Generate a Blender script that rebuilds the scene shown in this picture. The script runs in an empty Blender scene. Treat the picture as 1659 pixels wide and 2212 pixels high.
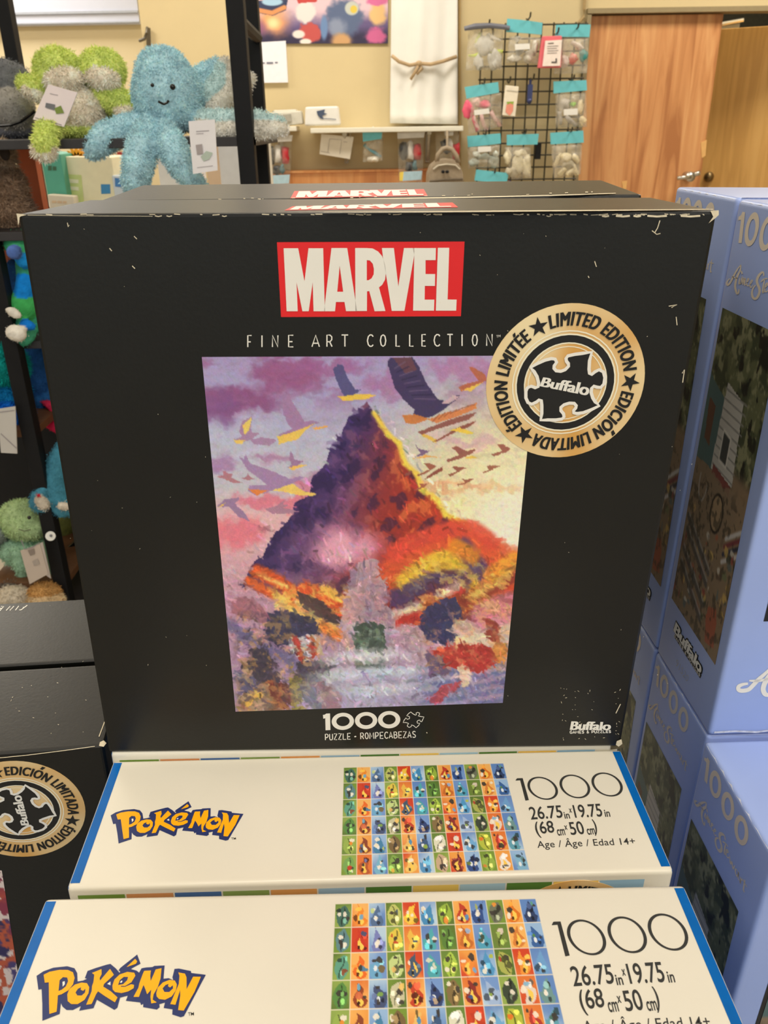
import bpy, bmesh, math, random
import numpy as np
from mathutils import Vector, Matrix, noise
from mathutils.geometry import tessellate_polygon

random.seed(7)
SC = bpy.context.scene
COL = SC.collection
PI = math.pi

# ------------------------------------------------------------------ camera solve (photo taken as 1659 x 2212)
FPX, PITCH, ROLL, YAW, GAM = 1769.184, 0.4414854, -0.0151376, -0.0037037, -0.0217084
CX, CY = 829.5, 1106.0
EYE = np.array([0.0, 0.0, 1.25])
_f = np.array([math.sin(YAW) * math.cos(PITCH), math.cos(YAW) * math.cos(PITCH), -math.sin(PITCH)])
_r = np.array([math.cos(YAW), -math.sin(YAW), 0.0])
_u = np.cross(_r, _f)
RR = math.cos(ROLL) * _r + math.sin(ROLL) * _u
UU = -math.sin(ROLL) * _r + math.cos(ROLL) * _u
FW = _f
cg, sg = math.cos(GAM), math.sin(GAM)
G = np.array([[cg, 0, -sg], [0, 1, 0], [sg, 0, cg]])       # table frame -> room frame (the table is not quite level)


def ray(px, py):
    px = np.asarray(px, float)[..., None]
    py = np.asarray(py, float)[..., None]
    return FW + RR * (px - CX) / FPX - UU * (py - CY) / FPX


def onY(px, py, Y):
    """room point on the vertical plane Y metres in front of the viewer"""
    d = ray(px, py)
    return EYE + d * (Y / d[..., 1:2])


def onZ(px, py, z):
    d = ray(px, py)
    return EYE + d * ((z - EYE[2]) / d[..., 2:3])


def mpp(px, py, Y):
    """metres per photo pixel at distance Y"""
    d = ray(px, py)
    return float(Y / d[1] / FPX)


def tw(p):
    """table frame -> room"""
    return EYE + G @ np.asarray(p, float)


class Plane:
    """a flat face of a real thing; n points to the viewer's side"""
    def __init__(self, o, n):
        self.o = np.asarray(o, float)
        n = np.asarray(n, float)
        self.n = n / np.linalg.norm(n)
        if (EYE - self.o) @ self.n < 0:
            self.n = -self.n

    def pt(self, px, py, off=0.0):
        d = ray(px, py)
        t = ((self.o - EYE) @ self.n) / (d @ self.n)
        return EYE + d * t[..., None] + self.n * off


# ------------------------------------------------------------------ colour and materials
def lin(c):
    c = np.asarray(c, float) / 255.0
    return np.where(c <= 0.04045, c / 12.92, ((c + 0.055) / 1.055) ** 2.4)


_M = {}


def mat(name, rgb, rough=0.5, var=0.06, scale=40.0, metal=0.0, spec=0.5, bump=0.0, bscale=200.0, emit=0.0, sheen=0.0, coat=0.0):
    if name in _M:
        return _M[name]
    m = bpy.data.materials.new(name)
    m.use_nodes = True
    nt = m.node_tree
    b = nt.nodes['Principled BSDF']
    tc = nt.nodes.new('ShaderNodeTexCoord')
    nz = nt.nodes.new('ShaderNodeTexNoise')
    nz.inputs['Scale'].default_value = scale
    nz.inputs['Detail'].default_value = 4
    nt.links.new(tc.outputs['Object'], nz.inputs['Vector'])
    rp = nt.nodes.new('ShaderNodeValToRGB')
    c = lin(rgb)
    rp.color_ramp.elements[0].position = 0.3
    rp.color_ramp.elements[1].position = 0.7
    rp.color_ramp.elements[0].color = (*np.clip(c * (1 - var), 0, 1), 1)
    rp.color_ramp.elements[1].color = (*np.clip(c * (1 + var), 0, 1), 1)
    nt.links.new(nz.outputs['Fac'], rp.inputs['Fac'])
    nt.links.new(rp.outputs['Color'], b.inputs['Base Color'])
    b.inputs['Roughness'].default_value = rough
    b.inputs['Metallic'].default_value = metal
    b.inputs['Specular IOR Level'].default_value = spec
    if sheen:
        b.inputs['Sheen Weight'].default_value = sheen
    if coat:
        b.inputs['Coat Weight'].default_value = coat
        b.inputs['Coat Roughness'].default_value = 0.12
    if emit:
        b.inputs['Emission Color'].default_value = (*c, 1)
        b.inputs['Emission Strength'].default_value = emit
    if bump:
        n2 = nt.nodes.new('ShaderNodeTexNoise')
        n2.inputs['Scale'].default_value = bscale
        n2.inputs['Detail'].default_value = 5
        nt.links.new(tc.outputs['Object'], n2.inputs['Vector'])
        bp = nt.nodes.new('ShaderNodeBump')
        bp.inputs['Strength'].default_value = bump
        bp.inputs['Distance'].default_value = 0.002
        nt.links.new(n2.outputs['Fac'], bp.inputs['Height'])
        nt.links.new(bp.outputs['Normal'], b.inputs['Normal'])
    _M[name] = m
    return m


def vmat(name, rough=0.4, spec=0.5, sheen=0.0, bump=0.0, bscale=300.0):
    """material whose colours are the printed / dyed colours stored on the mesh"""
    if name in _M:
        return _M[name]
    m = bpy.data.materials.new(name)
    m.use_nodes = True
    nt = m.node_tree
    b = nt.nodes['Principled BSDF']
    a = nt.nodes.new('ShaderNodeAttribute')
    a.attribute_name = 'Col'
    nt.links.new(a.outputs['Color'], b.inputs['Base Color'])
    b.inputs['Roughness'].default_value = rough
    b.inputs['Specular IOR Level'].default_value = spec
    if sheen:
        b.inputs['Sheen Weight'].default_value = sheen
    if bump:
        tc = nt.nodes.new('ShaderNodeTexCoord')
        n2 = nt.nodes.new('ShaderNodeTexNoise')
        n2.inputs['Scale'].default_value = bscale
        n2.inputs['Detail'].default_value = 6
        nt.links.new(tc.outputs['Object'], n2.inputs['Vector'])
        bp = nt.nodes.new('ShaderNodeBump')
        bp.inputs['Strength'].default_value = bump
        bp.inputs['Distance'].default_value = 0.004
        nt.links.new(n2.outputs['Fac'], bp.inputs['Height'])
        nt.links.new(bp.outputs['Normal'], b.inputs['Normal'])
    _M[name] = m
    return m


def clearmat(name, tint=(255, 255, 255), amount=0.25, rough=0.15):
    if name in _M:
        return _M[name]
    m = bpy.data.materials.new(name)
    m.use_nodes = True
    nt = m.node_tree
    b = nt.nodes['Principled BSDF']
    out = nt.nodes['Material Output']
    b.inputs['Base Color'].default_value = (*lin(tint), 1)
    b.inputs['Roughness'].default_value = rough
    tr = nt.nodes.new('ShaderNodeBsdfTransparent')
    mx = nt.nodes.new('ShaderNodeMixShader')
    tc = nt.nodes.new('ShaderNodeTexCoord')
    nz = nt.nodes.new('ShaderNodeTexNoise')
    nz.inputs['Scale'].default_value = 25
    nt.links.new(tc.outputs['Object'], nz.inputs['Vector'])
    mr = nt.nodes.new('ShaderNodeMapRange')
    mr.inputs['From Min'].default_value = 0.35
    mr.inputs['From Max'].default_value = 0.7
    mr.inputs['To Min'].default_value = amount * 0.5
    mr.inputs['To Max'].default_value = amount * 1.7
    nt.links.new(nz.outputs['Fac'], mr.inputs['Value'])
    nt.links.new(mr.outputs['Result'], mx.inputs['Fac'])
    nt.links.new(tr.outputs[0], mx.inputs[1])
    nt.links.new(b.outputs[0], mx.inputs[2])
    nt.links.new(mx.outputs[0], out.inputs['Surface'])
    _M[name] = m
    return m


# ------------------------------------------------------------------ objects
def wmat(o):
    m = Matrix.Identity(4)
    while o is not None:
        m = o.matrix_basis @ m
        o = o.parent
    return m


def obj(name, verts, faces, m, parent=None, cols=None, smooth=False, fmats=None, bevel=0.0, seg=2):
    """ONE mesh object from room-space vertices (made local to its parent)"""
    V = np.asarray(verts, float).reshape(-1, 3)
    if parent is not None:
        inv = np.array(wmat(parent).inverted())
        V = V @ inv[:3, :3].T + inv[:3, 3]
    me = bpy.data.meshes.new(name)
    me.from_pydata(V.tolist(), [], [list(f) for f in faces])
    me.update()
    mats = m if isinstance(m, (list, tuple)) else [m]
    for k in mats:
        me.materials.append(k)
    if fmats is not None:
        me.polygons.foreach_set('material_index', fmats)
    if bevel:
        bm = bmesh.new()
        bm.from_mesh(me)
        bmesh.ops.bevel(bm, geom=list(bm.edges), offset=bevel, segments=seg, profile=0.6, affect='EDGES', clamp_overlap=True)
        bm.to_mesh(me)
        bm.free()
    if cols is not None:
        at = me.color_attributes.new('Col', 'FLOAT_COLOR', 'POINT')
        c = np.ones((len(me.vertices), 4))
        c[:, :3] = lin(np.asarray(cols))
        at.data.foreach_set('color', c.ravel())
    if smooth:
        me.polygons.foreach_set('use_smooth', [True] * len(me.polygons))
    o = bpy.data.objects.new(name, me)
    COL.objects.link(o)
    o.parent = parent
    return o


def tag(o, label, cat, group=None, kind=None):
    o['label'] = label
    if cat:
        o['category'] = cat
    if group:
        o['group'] = group
    if kind:
        o['kind'] = kind
    return o


def thing(name, label, cat, loc, axes=None, group=None):
    o = bpy.data.objects.new(name, None)
    o.empty_display_size = 0.02
    COL.objects.link(o)
    M = Matrix.Identity(4)
    if axes is not None:
        A = np.array(axes).T
        for i in range(3):
            for j in range(3):
                M[i][j] = A[i, j]
    for i in range(3):
        M[i][3] = float(loc[i])
    o.matrix_basis = M
    return tag(o, label, cat, group)


def struct(o):
    o['kind'] = 'structure'
    return o


def copy_tree(o, parent=None):
    c = o.copy()
    COL.objects.link(c)
    c.parent = parent
    for ch in list(o.children):
        copy_tree(ch, c)
    return c


# ------------------------------------------------------------------ mesh pieces (verts, faces)
def join(parts):
    V, Fc = [], []
    n = 0
    for v, f in parts:
        v = np.asarray(v, float).reshape(-1, 3)
        V.append(v)
        Fc += [[i + n for i in q] for q in f]
        n += len(v)
    return np.concatenate(V), Fc


HEXF = [[0, 1, 2, 3], [7, 6, 5, 4], [0, 4, 5, 1], [1, 5, 6, 2], [2, 6, 7, 3], [3, 7, 4, 0]]


def hexa(front, back):
    """front/back: 4 points each TL TR BR BL; faces: front, back, top, right, bottom, left"""
    return np.concatenate([np.asarray(front), np.asarray(back)]), HEXF


def boxc(c, s):
    x, y, z = c
    a, b, h = s[0] / 2, s[1] / 2, s[2] / 2
    fr = [(x - a, y - b, z + h), (x + a, y - b, z + h), (x + a, y - b, z - h), (x - a, y - b, z - h)]
    bk = [(x - a, y + b, z + h), (x + a, y + b, z + h), (x + a, y + b, z - h), (x - a, y + b, z - h)]
    return hexa(fr, bk)


def slab(quad, Y, th):
    """upright slab whose front face shows as the photo quad (TL TR BR BL) at distance Y"""
    f = np.array([onY(x, y, Y) for x, y in quad])
    return hexa(f, f + np.array([0, th, 0]))


def tube(path, r, n=8, cap=True):
    P = [Vector(p) for p in path]
    R = r if isinstance(r, (list, tuple)) else [r] * len(P)
    V, Fc = [], []
    up = Vector((0, 0, 1))
    for i, p in enumerate(P):
        t = (P[min(i + 1, len(P) - 1)] - P[max(i - 1, 0)]).normalized()
        a = t.cross(up)
        if a.length < 1e-3:
            a = t.cross(Vector((1, 0, 0)))
        a.normalize()
        b = t.cross(a)
        for k in range(n):
            q = p + (a * math.cos(2 * PI * k / n) + b * math.sin(2 * PI * k / n)) * R[i]
            V.append(tuple(q))
    for i in range(len(P) - 1):
        for k in range(n):
            Fc.append([i * n + k, i * n + (k + 1) % n, (i + 1) * n + (k + 1) % n, (i + 1) * n + k])
    if cap:
        Fc.append(list(range(n))[::-1])
        Fc.append([(len(P) - 1) * n + k for k in range(n)])
    return np.array(V), Fc


def ball(c, r, nu=12, nv=8):
    r = np.array(r if hasattr(r, '__len__') else (r, r, r), float)
    V, Fc = [], []
    for j in range(nv + 1):
        a = PI * j / nv
        for i in range(nu):
            b = 2 * PI * i / nu
            V.append((math.sin(a) * math.cos(b), math.sin(a) * math.sin(b), math.cos(a)))
    for j in range(nv):
        for i in range(nu):
            Fc.append([j * nu + i, (j + 1) * nu + i, (j + 1) * nu + (i + 1) % nu, j * nu + (i + 1) % nu])
    return np.array(V) * r + np.asarray(c), Fc


# ------------------------------------------------------------------ flat print: 2D shapes in photo pixels or local units
def fill(outer, holes=()):
    loops = [[Vector((x, y, 0)) for x, y in L] for L in (outer, *holes)]
    tris = tessellate_polygon(loops)
    P = [p for L in (outer, *holes) for p in L]
    return np.array(P, float), [list(t) for t in tris]


def ribbon(pts, w, closed=False):
    """flat brush stroke; w may vary along the stroke"""
    P = np.array(pts, float)
    n = len(P)
    W = np.array(w if hasattr(w, '__len__') else [w] * n, float)
    T = np.zeros_like(P)
    for i in range(n):
        a = P[(i - 1) % n] if (closed or i > 0) else P[i]
        b = P[(i + 1) % n] if (closed or i < n - 1) else P[i]
        T[i] = (b - a) / (np.linalg.norm(b - a) + 1e-9)
    N = np.stack([-T[:, 1], T[:, 0]], 1)
    V = np.concatenate([P + N * W[:, None] / 2, P - N * W[:, None] / 2])
    Fc = [[i, (i + 1) % n, n + (i + 1) % n, n + i] for i in range(n if closed else n - 1)]
    return V, Fc


def smooth_path(pts, k=5, closed=False):
    P = np.array(pts, float)
    n = len(P)
    out = []
    for i in range(n if closed else n - 1):
        p0 = P[(i - 1) % n] if (closed or i > 0) else P[i]
        p1, p2 = P[i], P[(i + 1) % n]
        p3 = P[(i + 2) % n] if (closed or i < n - 2) else p2
        for j in range(k):
            t = j / k
            out.append(0.5 * ((2 * p1) + (-p0 + p2) * t + (2 * p0 - 5 * p1 + 4 * p2 - p3) * t * t + (-p0 + 3 * p1 - 3 * p2 + p3) * t ** 3))
    if not closed:
        out.append(P[-1])
    return np.array(out)


def brush(pts, w, k=5, taper=0.4):
    p = smooth_path(pts, k)
    n = len(p)
    W = [w * (taper + (1 - taper) * min(1, 4 * min(i + 0.6, n - 1 - i + 0.6) / n)) for i in range(n)]
    return ribbon(p, W)


def ring2(c, R, T, c2=None, R2=None, T2=None, n=40, k=0.8):
    """ring between two ellipses given by centre and conjugate radii"""
    c, R, T = map(lambda a: np.array(a, float), (c, R, T))
    c2 = c if c2 is None else np.array(c2, float)
    R2 = R * k if R2 is None else np.array(R2, float)
    T2 = T * k if T2 is None else np.array(T2, float)
    a = np.linspace(0, 2 * PI, n, endpoint=False)[:, None]
    V = np.concatenate([c + R * np.cos(a) + T * np.sin(a), c2 + R2 * np.cos(a) + T2 * np.sin(a)])
    return V, [[i, (i + 1) % n, n + (i + 1) % n, n + i] for i in range(n)]


def disc2(c, R, T, n=48):
    c, R, T = map(lambda a: np.array(a, float), (c, R, T))
    a = np.linspace(0, 2 * PI, n, endpoint=False)[:, None]
    return c + R * np.cos(a) + T * np.sin(a), [list(range(n))]


def join2(parts):
    """a third column, if any, is the height of the ink film above the print"""
    V, Fc = [], []
    n = 0
    for v, f in parts:
        v = np.asarray(v, float)
        if v.shape[1] == 2:
            v = np.concatenate([v, np.zeros((len(v), 1))], 1)
        V.append(v)
        Fc += [[i + n for i in q] for q in f]
        n += len(v)
    return np.concatenate(V), Fc


def star2(c, r, rot, k=0.4):
    a = [rot + PI / 5 * i for i in range(10)]
    return fill([(c[0] + math.cos(t) * (r if i % 2 == 0 else r * k), c[1] + math.sin(t) * (r if i % 2 == 0 else r * k)) for i, t in enumerate(a)])


_txt = {}


def glyphs(body, bold=0.0, shear=0.0, spacing=1.0):
    """filled outlines of a word in the built-in font (natural units, x right, y up)"""
    key = (body, bold, shear, spacing)
    if key in _txt:
        return _txt[key]
    cu = bpy.data.curves.new('lettering', 'FONT')
    cu.body = body
    cu.offset = bold
    cu.shear = shear
    cu.space_character = spacing
    cu.resolution_u = 5
    o = bpy.data.objects.new('lettering', cu)
    COL.objects.link(o)
    bpy.context.view_layer.update()
    dg = bpy.context.evaluated_depsgraph_get()
    me = bpy.data.meshes.new_from_object(o.evaluated_get(dg))
    V = np.array([tuple(v.co)[:2] for v in me.vertices])
    Fc = [list(p.vertices) for p in me.polygons]
    bpy.data.objects.remove(o)
    bpy.data.curves.remove(cu)
    bpy.data.meshes.remove(me)
    _txt[key] = (V, Fc)
    return V, Fc


def quadmap(V, quad):
    """unit-square points (x right, y up) into a photo quad TL TR BR BL"""
    V = np.asarray(V)
    q = np.array(quad, float)
    s, t = V[:, 0:1], 1 - V[:, 1:2]
    return q[0] * (1 - s) * (1 - t) + q[1] * s * (1 - t) + q[2] * s * t + q[3] * (1 - s) * t


def word(body, quad, bold=0.0, shear=0.0, spacing=1.0):
    V, Fc = glyphs(body, bold, shear, spacing)
    lo, hi = V.min(0), V.max(0)
    return quadmap((V - lo) / (hi - lo), quad), Fc


def heavy(body, dx, dy=0.0, shear=0.0, spacing=1.0, bold=0.0):
    """fat lettering: the word laid over itself with small shifts"""
    V, Fc = glyphs(body, bold, shear, spacing)
    V = V * np.array([1.0, 1.0])
    sh = [(-dx, -dy), (dx, -dy), (-dx, dy), (dx, dy), (0, 0), (-dx / 2, 0), (dx / 2, 0)]
    return join2([(np.concatenate([V + np.array(o), np.full((len(V), 1), k * .00002)], 1), Fc) for k, o in enumerate(sh)])


def fatword(body, quad, dx, dy=0.0, shear=0.0, spacing=1.0):
    V, Fc = heavy(body, dx, dy, shear, spacing)
    return fitquad(V, quad), Fc


def fitquad(V, quad, lo=None, hi=None):
    lo = V[:, :2].min(0) if lo is None else lo[:2]
    hi = V[:, :2].max(0) if hi is None else hi[:2]
    q = quadmap((V[:, :2] - lo) / (hi - lo), quad)
    return np.concatenate([q, V[:, 2:3]], 1) if V.shape[1] == 3 else q


def homog(src, dst):
    A, B = [], []
    for (x, y), (u, v) in zip(src, dst):
        A.append([x, y, 1, 0, 0, 0, -u * x, -u * y]); B.append(u)
        A.append([0, 0, 0, x, y, 1, -v * x, -v * y]); B.append(v)
    return np.append(np.linalg.solve(np.array(A, float), np.array(B, float)), 1).reshape(3, 3)


def hmap(H, P):
    P = np.asarray(P, float)[:, :2]
    q = np.concatenate([P, np.ones((len(P), 1))], 1) @ H.T
    return q[:, :2] / q[:, 2:3]


def crop(scale, ox, oy):
    return lambda pts: [(ox + x / scale, oy + y / scale) for x, y in pts]


def printed(name, shape, plane, off, m, parent, label=None):
    """lay a flat shape given in photo pixels on a face of a thing"""
    V, Fc = shape
    V = np.asarray(V)
    W3_ = plane.pt(V[:, 0], V[:, 1], off)
    if V.shape[1] == 3:
        W3_ = W3_ + plane.n * V[:, 2:3]
    o = obj(name, W3_, Fc, m, parent)
    if label:
        o['label'] = label
    return o


def marks_into(o, shape, plane, off, m):
    """worn patches of bare board and painted edge highlights, kept in the carton's own mesh"""
    V2, F2 = shape
    V2 = np.asarray(V2)
    P = plane.pt(V2[:, 0], V2[:, 1], off)
    inv = np.array(wmat(o).inverted())
    P = P @ inv[:3, :3].T + inv[:3, 3]
    me = o.data
    me.materials.append(m)
    k = len(me.materials) - 1
    bm = bmesh.new()
    bm.from_mesh(me)
    vs = [bm.verts.new(p) for p in P]
    for f in F2:
        try:
            q = bm.faces.new([vs[i] for i in f])
            q.material_index = k
        except ValueError:
            pass
    bm.to_mesh(me)
    bm.free()


# stroke letters for the thin capital lettering
STK = {
    'F': [[(1, 1), (0.1, 1), (0.1, 0)], [(0.1, .45), (0.8, .45)]],
    'I': [[(.5, 1), (.5, 0)]],
    'N': [[(.08, 0), (.08, 1), (.92, 0), (.92, 1)]],
    'E': [[(1, 1), (.1, 1), (.1, 0), (1, 0)], [(.1, .45), (.85, .45)]],
    'A': [[(0, 0), (.5, 1), (1, 0)], [(.18, .3), (.82, .3)]],
    'R': [[(.1, 0), (.1, 1), (.6, 1), (.9, .85), (.9, .6), (.6, .42), (.1, .42)], [(.55, .42), (.95, 0)]],
    'T': [[(0, 1), (1, 1)], [(.5, 1), (.5, 0)]],
    'C': [[(1, .85), (.8, .98), (.5, 1), (.2, .85), (.05, .5), (.2, .15), (.5, 0), (.8, .02), (1, .15)]],
    'O': [[(.5, 1), (.2, .88), (.05, .5), (.2, .12), (.5, 0), (.8, .12), (.95, .5), (.8, .88), (.5, 1)]],
    'L': [[(.1, 1), (.1, 0), (1, 0)]],
    'P': [[(.1, 0), (.1, 1), (.6, 1), (.92, .85), (.92, .58), (.6, .4), (.1, .4)]],
    'U': [[(.05, 1), (.05, .25), (.25, 0), (.75, 0), (.95, .25), (.95, 1)]],
    'Z': [[(.05, 1), (.95, 1), (.05, 0), (.95, 0)]],
    'M': [[(.02, 0), (.1, 1), (.5, .3), (.9, 1), (.98, 0)]],
    'B': [[(.1, 0), (.1, 1), (.6, 1), (.85, .85), (.85, .65), (.6, .52), (.1, .52)], [(.6, .52), (.95, .38), (.95, .15), (.6, 0), (.1, 0)]],
    'S': [[(.9, .88), (.6, 1), (.25, .95), (.1, .75), (.3, .55), (.7, .45), (.92, .25), (.75, .04), (.4, 0), (.08, .12)]],
    'G': [[(.95, .85), (.6, 1), (.2, .88), (.05, .5), (.2, .12), (.6, 0), (.95, .12), (.95, .45), (.6, .45)]],
    '&': [[(.95, 0), (.2, .75), (.3, .98), (.55, .95), (.6, .75), (.1, .3), (.2, .03), (.6, .03), (.95, .45)]],
    '-': [[(.2, .42), (.8, .42)]],
}


def stroke_letter(ch, quad, w):
    out = []
    for line in STK[ch]:
        out.append(ribbon(quadmap(np.array(line, float), quad), w))
    return join2(out)


def stroke_word(text, quad, w, gap=0.35, widths=None):
    n = len(text)
    widths = widths or {}
    ws = [widths.get(c, {'I': .3, 'M': 1.25, ' ': .6, '-': .8}.get(c, 1.0)) for c in text]
    tot = sum(ws) + gap * (n - 1)
    x = 0
    out = []
    for c, wd in zip(text, ws):
        if c != ' ':
            u0, u1 = x / tot, (x + wd) / tot
            q = quadmap(np.array([(u0, 1), (u1, 1), (u1, 0), (u0, 0)]), quad)
            out.append(stroke_letter(c, q, w))
        x += wd + gap
    return join2(out)


# ------------------------------------------------------------------ painted pictures (colours stored on a fine mesh)
def vnoise(x, y, seed=0):
    xi, yi = np.floor(x).astype(np.int64), np.floor(y).astype(np.int64)
    xf, yf = x - xi, y - yi
    u, v = xf * xf * (3 - 2 * xf), yf * yf * (3 - 2 * yf)

    def h(a, b):
        n = (a * 374761393 + b * 668265263 + seed * 974711) & 0x7fffffff
        n = ((n ^ (n >> 13)) * 1274126177) & 0x7fffffff
        return ((n ^ (n >> 16)) & 0xffff) / 65535.0
    return (h(xi, yi) * (1 - u) + h(xi + 1, yi) * u) * (1 - v) + (h(xi, yi + 1) * (1 - u) + h(xi + 1, yi + 1) * u) * v


def fbm(x, y, seed=0, o=4):
    s, a, t = 0, 0.5, 0
    for i in range(o):
        s = s + a * vnoise(x, y, seed + i)
        t += a
        x, y, a = x * 2.03, y * 2.03, a * 0.5
    return s / t


def sstep(a, b, x):
    t = np.clip((x - a) / (b - a), 0, 1)
    return t * t * (3 - 2 * t)


class Canvas:
    """picture painted in photo coordinates over the quad TL TR BR BL"""
    def __init__(self, quad, nx, ny):
        self.nx, self.ny = nx, ny
        s, t = np.meshgrid(np.linspace(0, 1, nx + 1), np.linspace(0, 1, ny + 1))
        self.S, self.T = s, t
        H = homog([(0, 0), (1, 0), (1, 1), (0, 1)], quad)
        P = hmap(H, np.stack([s.ravel(), t.ravel()], 1))
        self.X, self.Y = P[:, 0].reshape(s.shape), P[:, 1].reshape(s.shape)
        self.c = np.zeros(s.shape + (3,))

    def put(self, mask, col):
        m = np.clip(mask, 0, 1)[..., None]
        self.c = self.c * (1 - m) + np.asarray(col, float) * m

    def poly(self, pts, col, a=1.0, wob=0.0, ws=0.1, seed=3):
        X, Y = self.X, self.Y
        if wob:
            X = X + wob * (fbm(self.X * ws, self.Y * ws, seed, 3) - .5)
            Y = Y + wob * (fbm(self.X * ws + 40, self.Y * ws, seed + 5, 3) - .5)
        ins = np.zeros(X.shape, bool)
        n = len(pts)
        for i in range(n):
            (x1, y1), (x2, y2) = pts[i], pts[(i + 1) % n]
            if y1 == y2:
                continue
            c = ((y1 > Y) != (y2 > Y)) & (X < (x2 - x1) * (Y - y1) / (y2 - y1) + x1)
            ins ^= c
        self.put(ins * a, col)
        return ins

    def ell(self, cx, cy, rx, ry, col, a=1.0, soft=0.3, rot=0.0, wob=0.0, ws=0.1, seed=3):
        X, Y = self.X - cx, self.Y - cy
        if wob:
            X = X + wob * (fbm(self.X * ws, self.Y * ws, seed, 3) - .5)
            Y = Y + wob * (fbm(self.X * ws + 40, self.Y * ws, seed + 5, 3) - .5)
        c, s = math.cos(rot), math.sin(rot)
        d = np.sqrt(((X * c + Y * s) / rx) ** 2 + ((-X * s + Y * c) / ry) ** 2)
        self.put(a * (1 - sstep(1 - soft, 1 + soft * .3, d)), col)

    def line(self, pts, w, col, a=1.0, soft=1.0):
        d = np.full(self.X.shape, 1e9)
        for (x1, y1), (x2, y2) in zip(pts[:-1], pts[1:]):
            L = (x2 - x1) ** 2 + (y2 - y1) ** 2 + 1e-9
            t = np.clip(((self.X - x1) * (x2 - x1) + (self.Y - y1) * (y2 - y1)) / L, 0, 1)
            d = np.minimum(d, np.hypot(self.X - x1 - t * (x2 - x1), self.Y - y1 - t * (y2 - y1)))
        self.put(a * (1 - sstep(w / 2 - soft * .5, w / 2 + soft, d)), col)

    def strokes(self, n, region, length, width, seed, flow=0.0, spread=.7, jit=.16, a=.75):
        """short brush marks in jittered local colours, like a painted surface"""
        rs = np.random.RandomState(seed)
        pxs = math.hypot(self.X[0, 1] - self.X[0, 0], self.Y[0, 1] - self.Y[0, 0])
        H, Wd = self.X.shape
        for _ in range(n):
            i, j = rs.randint(0, Wd), rs.randint(0, H)
            if not region(self.X[j, i], self.Y[j, i]):
                continue
            L, w = rs.uniform(*length), rs.uniform(*width)
            r = int(L / pxs * .6) + 3
            ys, xs_ = slice(max(0, j - r), min(H, j + r + 1)), slice(max(0, i - r), min(Wd, i + r + 1))
            X, Y = self.X[ys, xs_] - self.X[j, i], self.Y[ys, xs_] - self.Y[j, i]
            an = flow + rs.normal(0, spread)
            u, v = X * math.cos(an) + Y * math.sin(an), -X * math.sin(an) + Y * math.cos(an)
            v = v - u * u / L * rs.uniform(-.5, .5)
            d = np.maximum(np.abs(u) / (L / 2), np.abs(v) / (w / 2))
            m = (a * np.clip((1.15 - d) * 4, 0, 1))[..., None]
            col = self.c[j, i] * (1 + rs.normal(0, jit)) * (1 + rs.normal(0, jit * .35, 3))
            self.c[ys, xs_] = self.c[ys, xs_] * (1 - m) + col * m

    def mesh(self, name, plane, off, m, parent, label=None):
        V = plane.pt(self.X.ravel(), self.Y.ravel(), off) if isinstance(plane, Plane) else plane(self.S.ravel(), self.T.ravel(), off)
        w = self.nx + 1
        Fc = [[j * w + i, (j + 1) * w + i, (j + 1) * w + i + 1, j * w + i + 1] for j in range(self.ny) for i in range(self.nx)]
        o = obj(name, V, Fc, m, parent, cols=np.clip(self.c.reshape(-1, 3), 0, 255))
        if label:
            o['label'] = label
        return o
# ------------------------------------------------------------------ shared print materials
BLACK = mat('black_card', (19, 19, 16), rough=0.36, spec=.42, var=0.10, scale=30, bump=0.05, bscale=500)
WHITEC = mat('white_card', (228, 222, 206), rough=0.30, var=0.02, scale=14, bump=0.03, bscale=400)
BLUEEDGE = mat('blue_card', (0, 98, 178), rough=0.3, spec=.3, var=0.10, scale=60)
PERI = mat('periwinkle_card', (160, 180, 234), rough=0.33, var=0.04, scale=14, bump=0.03, bscale=350)
INKW = mat('white_ink', (242, 238, 228), rough=0.4, var=0.02)
INKR = mat('red_ink', (232, 32, 36), rough=0.4, var=0.03)
INKK = mat('black_ink', (22, 22, 22), rough=0.4, var=0.03)
INKG = mat('grey_ink', (52, 52, 50), rough=0.4, var=0.05)
GOLD = None
PAPER = mat('torn_paper_highlight', (226, 214, 186), rough=0.9, var=0.10, scale=400)
NAVY = mat('navy_ink', (40, 52, 104), rough=0.4, var=0.08)
YEL = mat('yellow_ink', (250, 178, 12), rough=0.4, var=0.03)
ART = vmat('printed_picture', rough=0.33)
PIX = 1.0


def goldmat():
    m = bpy.data.materials.new('gold_foil')
    m.use_nodes = True
    nt = m.node_tree
    b = nt.nodes['Principled BSDF']
    tc = nt.nodes.new('ShaderNodeTexCoord')
    nz = nt.nodes.new('ShaderNodeTexNoise')
    nz.inputs['Scale'].default_value = 26
    nz.inputs['Detail'].default_value = 1
    rp = nt.nodes.new('ShaderNodeValToRGB')
    e = rp.color_ramp.elements
    e[0].position, e[1].position = 0.32, 0.68
    e[0].color = (*lin((222, 166, 84)), 1)
    e[1].color = (*lin((246, 226, 178)), 1)
    nt.links.new(tc.outputs['Object'], nz.inputs['Vector'])
    nt.links.new(nz.outputs['Fac'], rp.inputs['Fac'])
    nt.links.new(rp.outputs['Color'], b.inputs['Base Color'])
    b.inputs['Roughness'].default_value = 0.35
    return m


GOLD = goldmat()
CREAM = mat('cream_ink', (250, 242, 214), rough=0.4, var=0.02)

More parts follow.
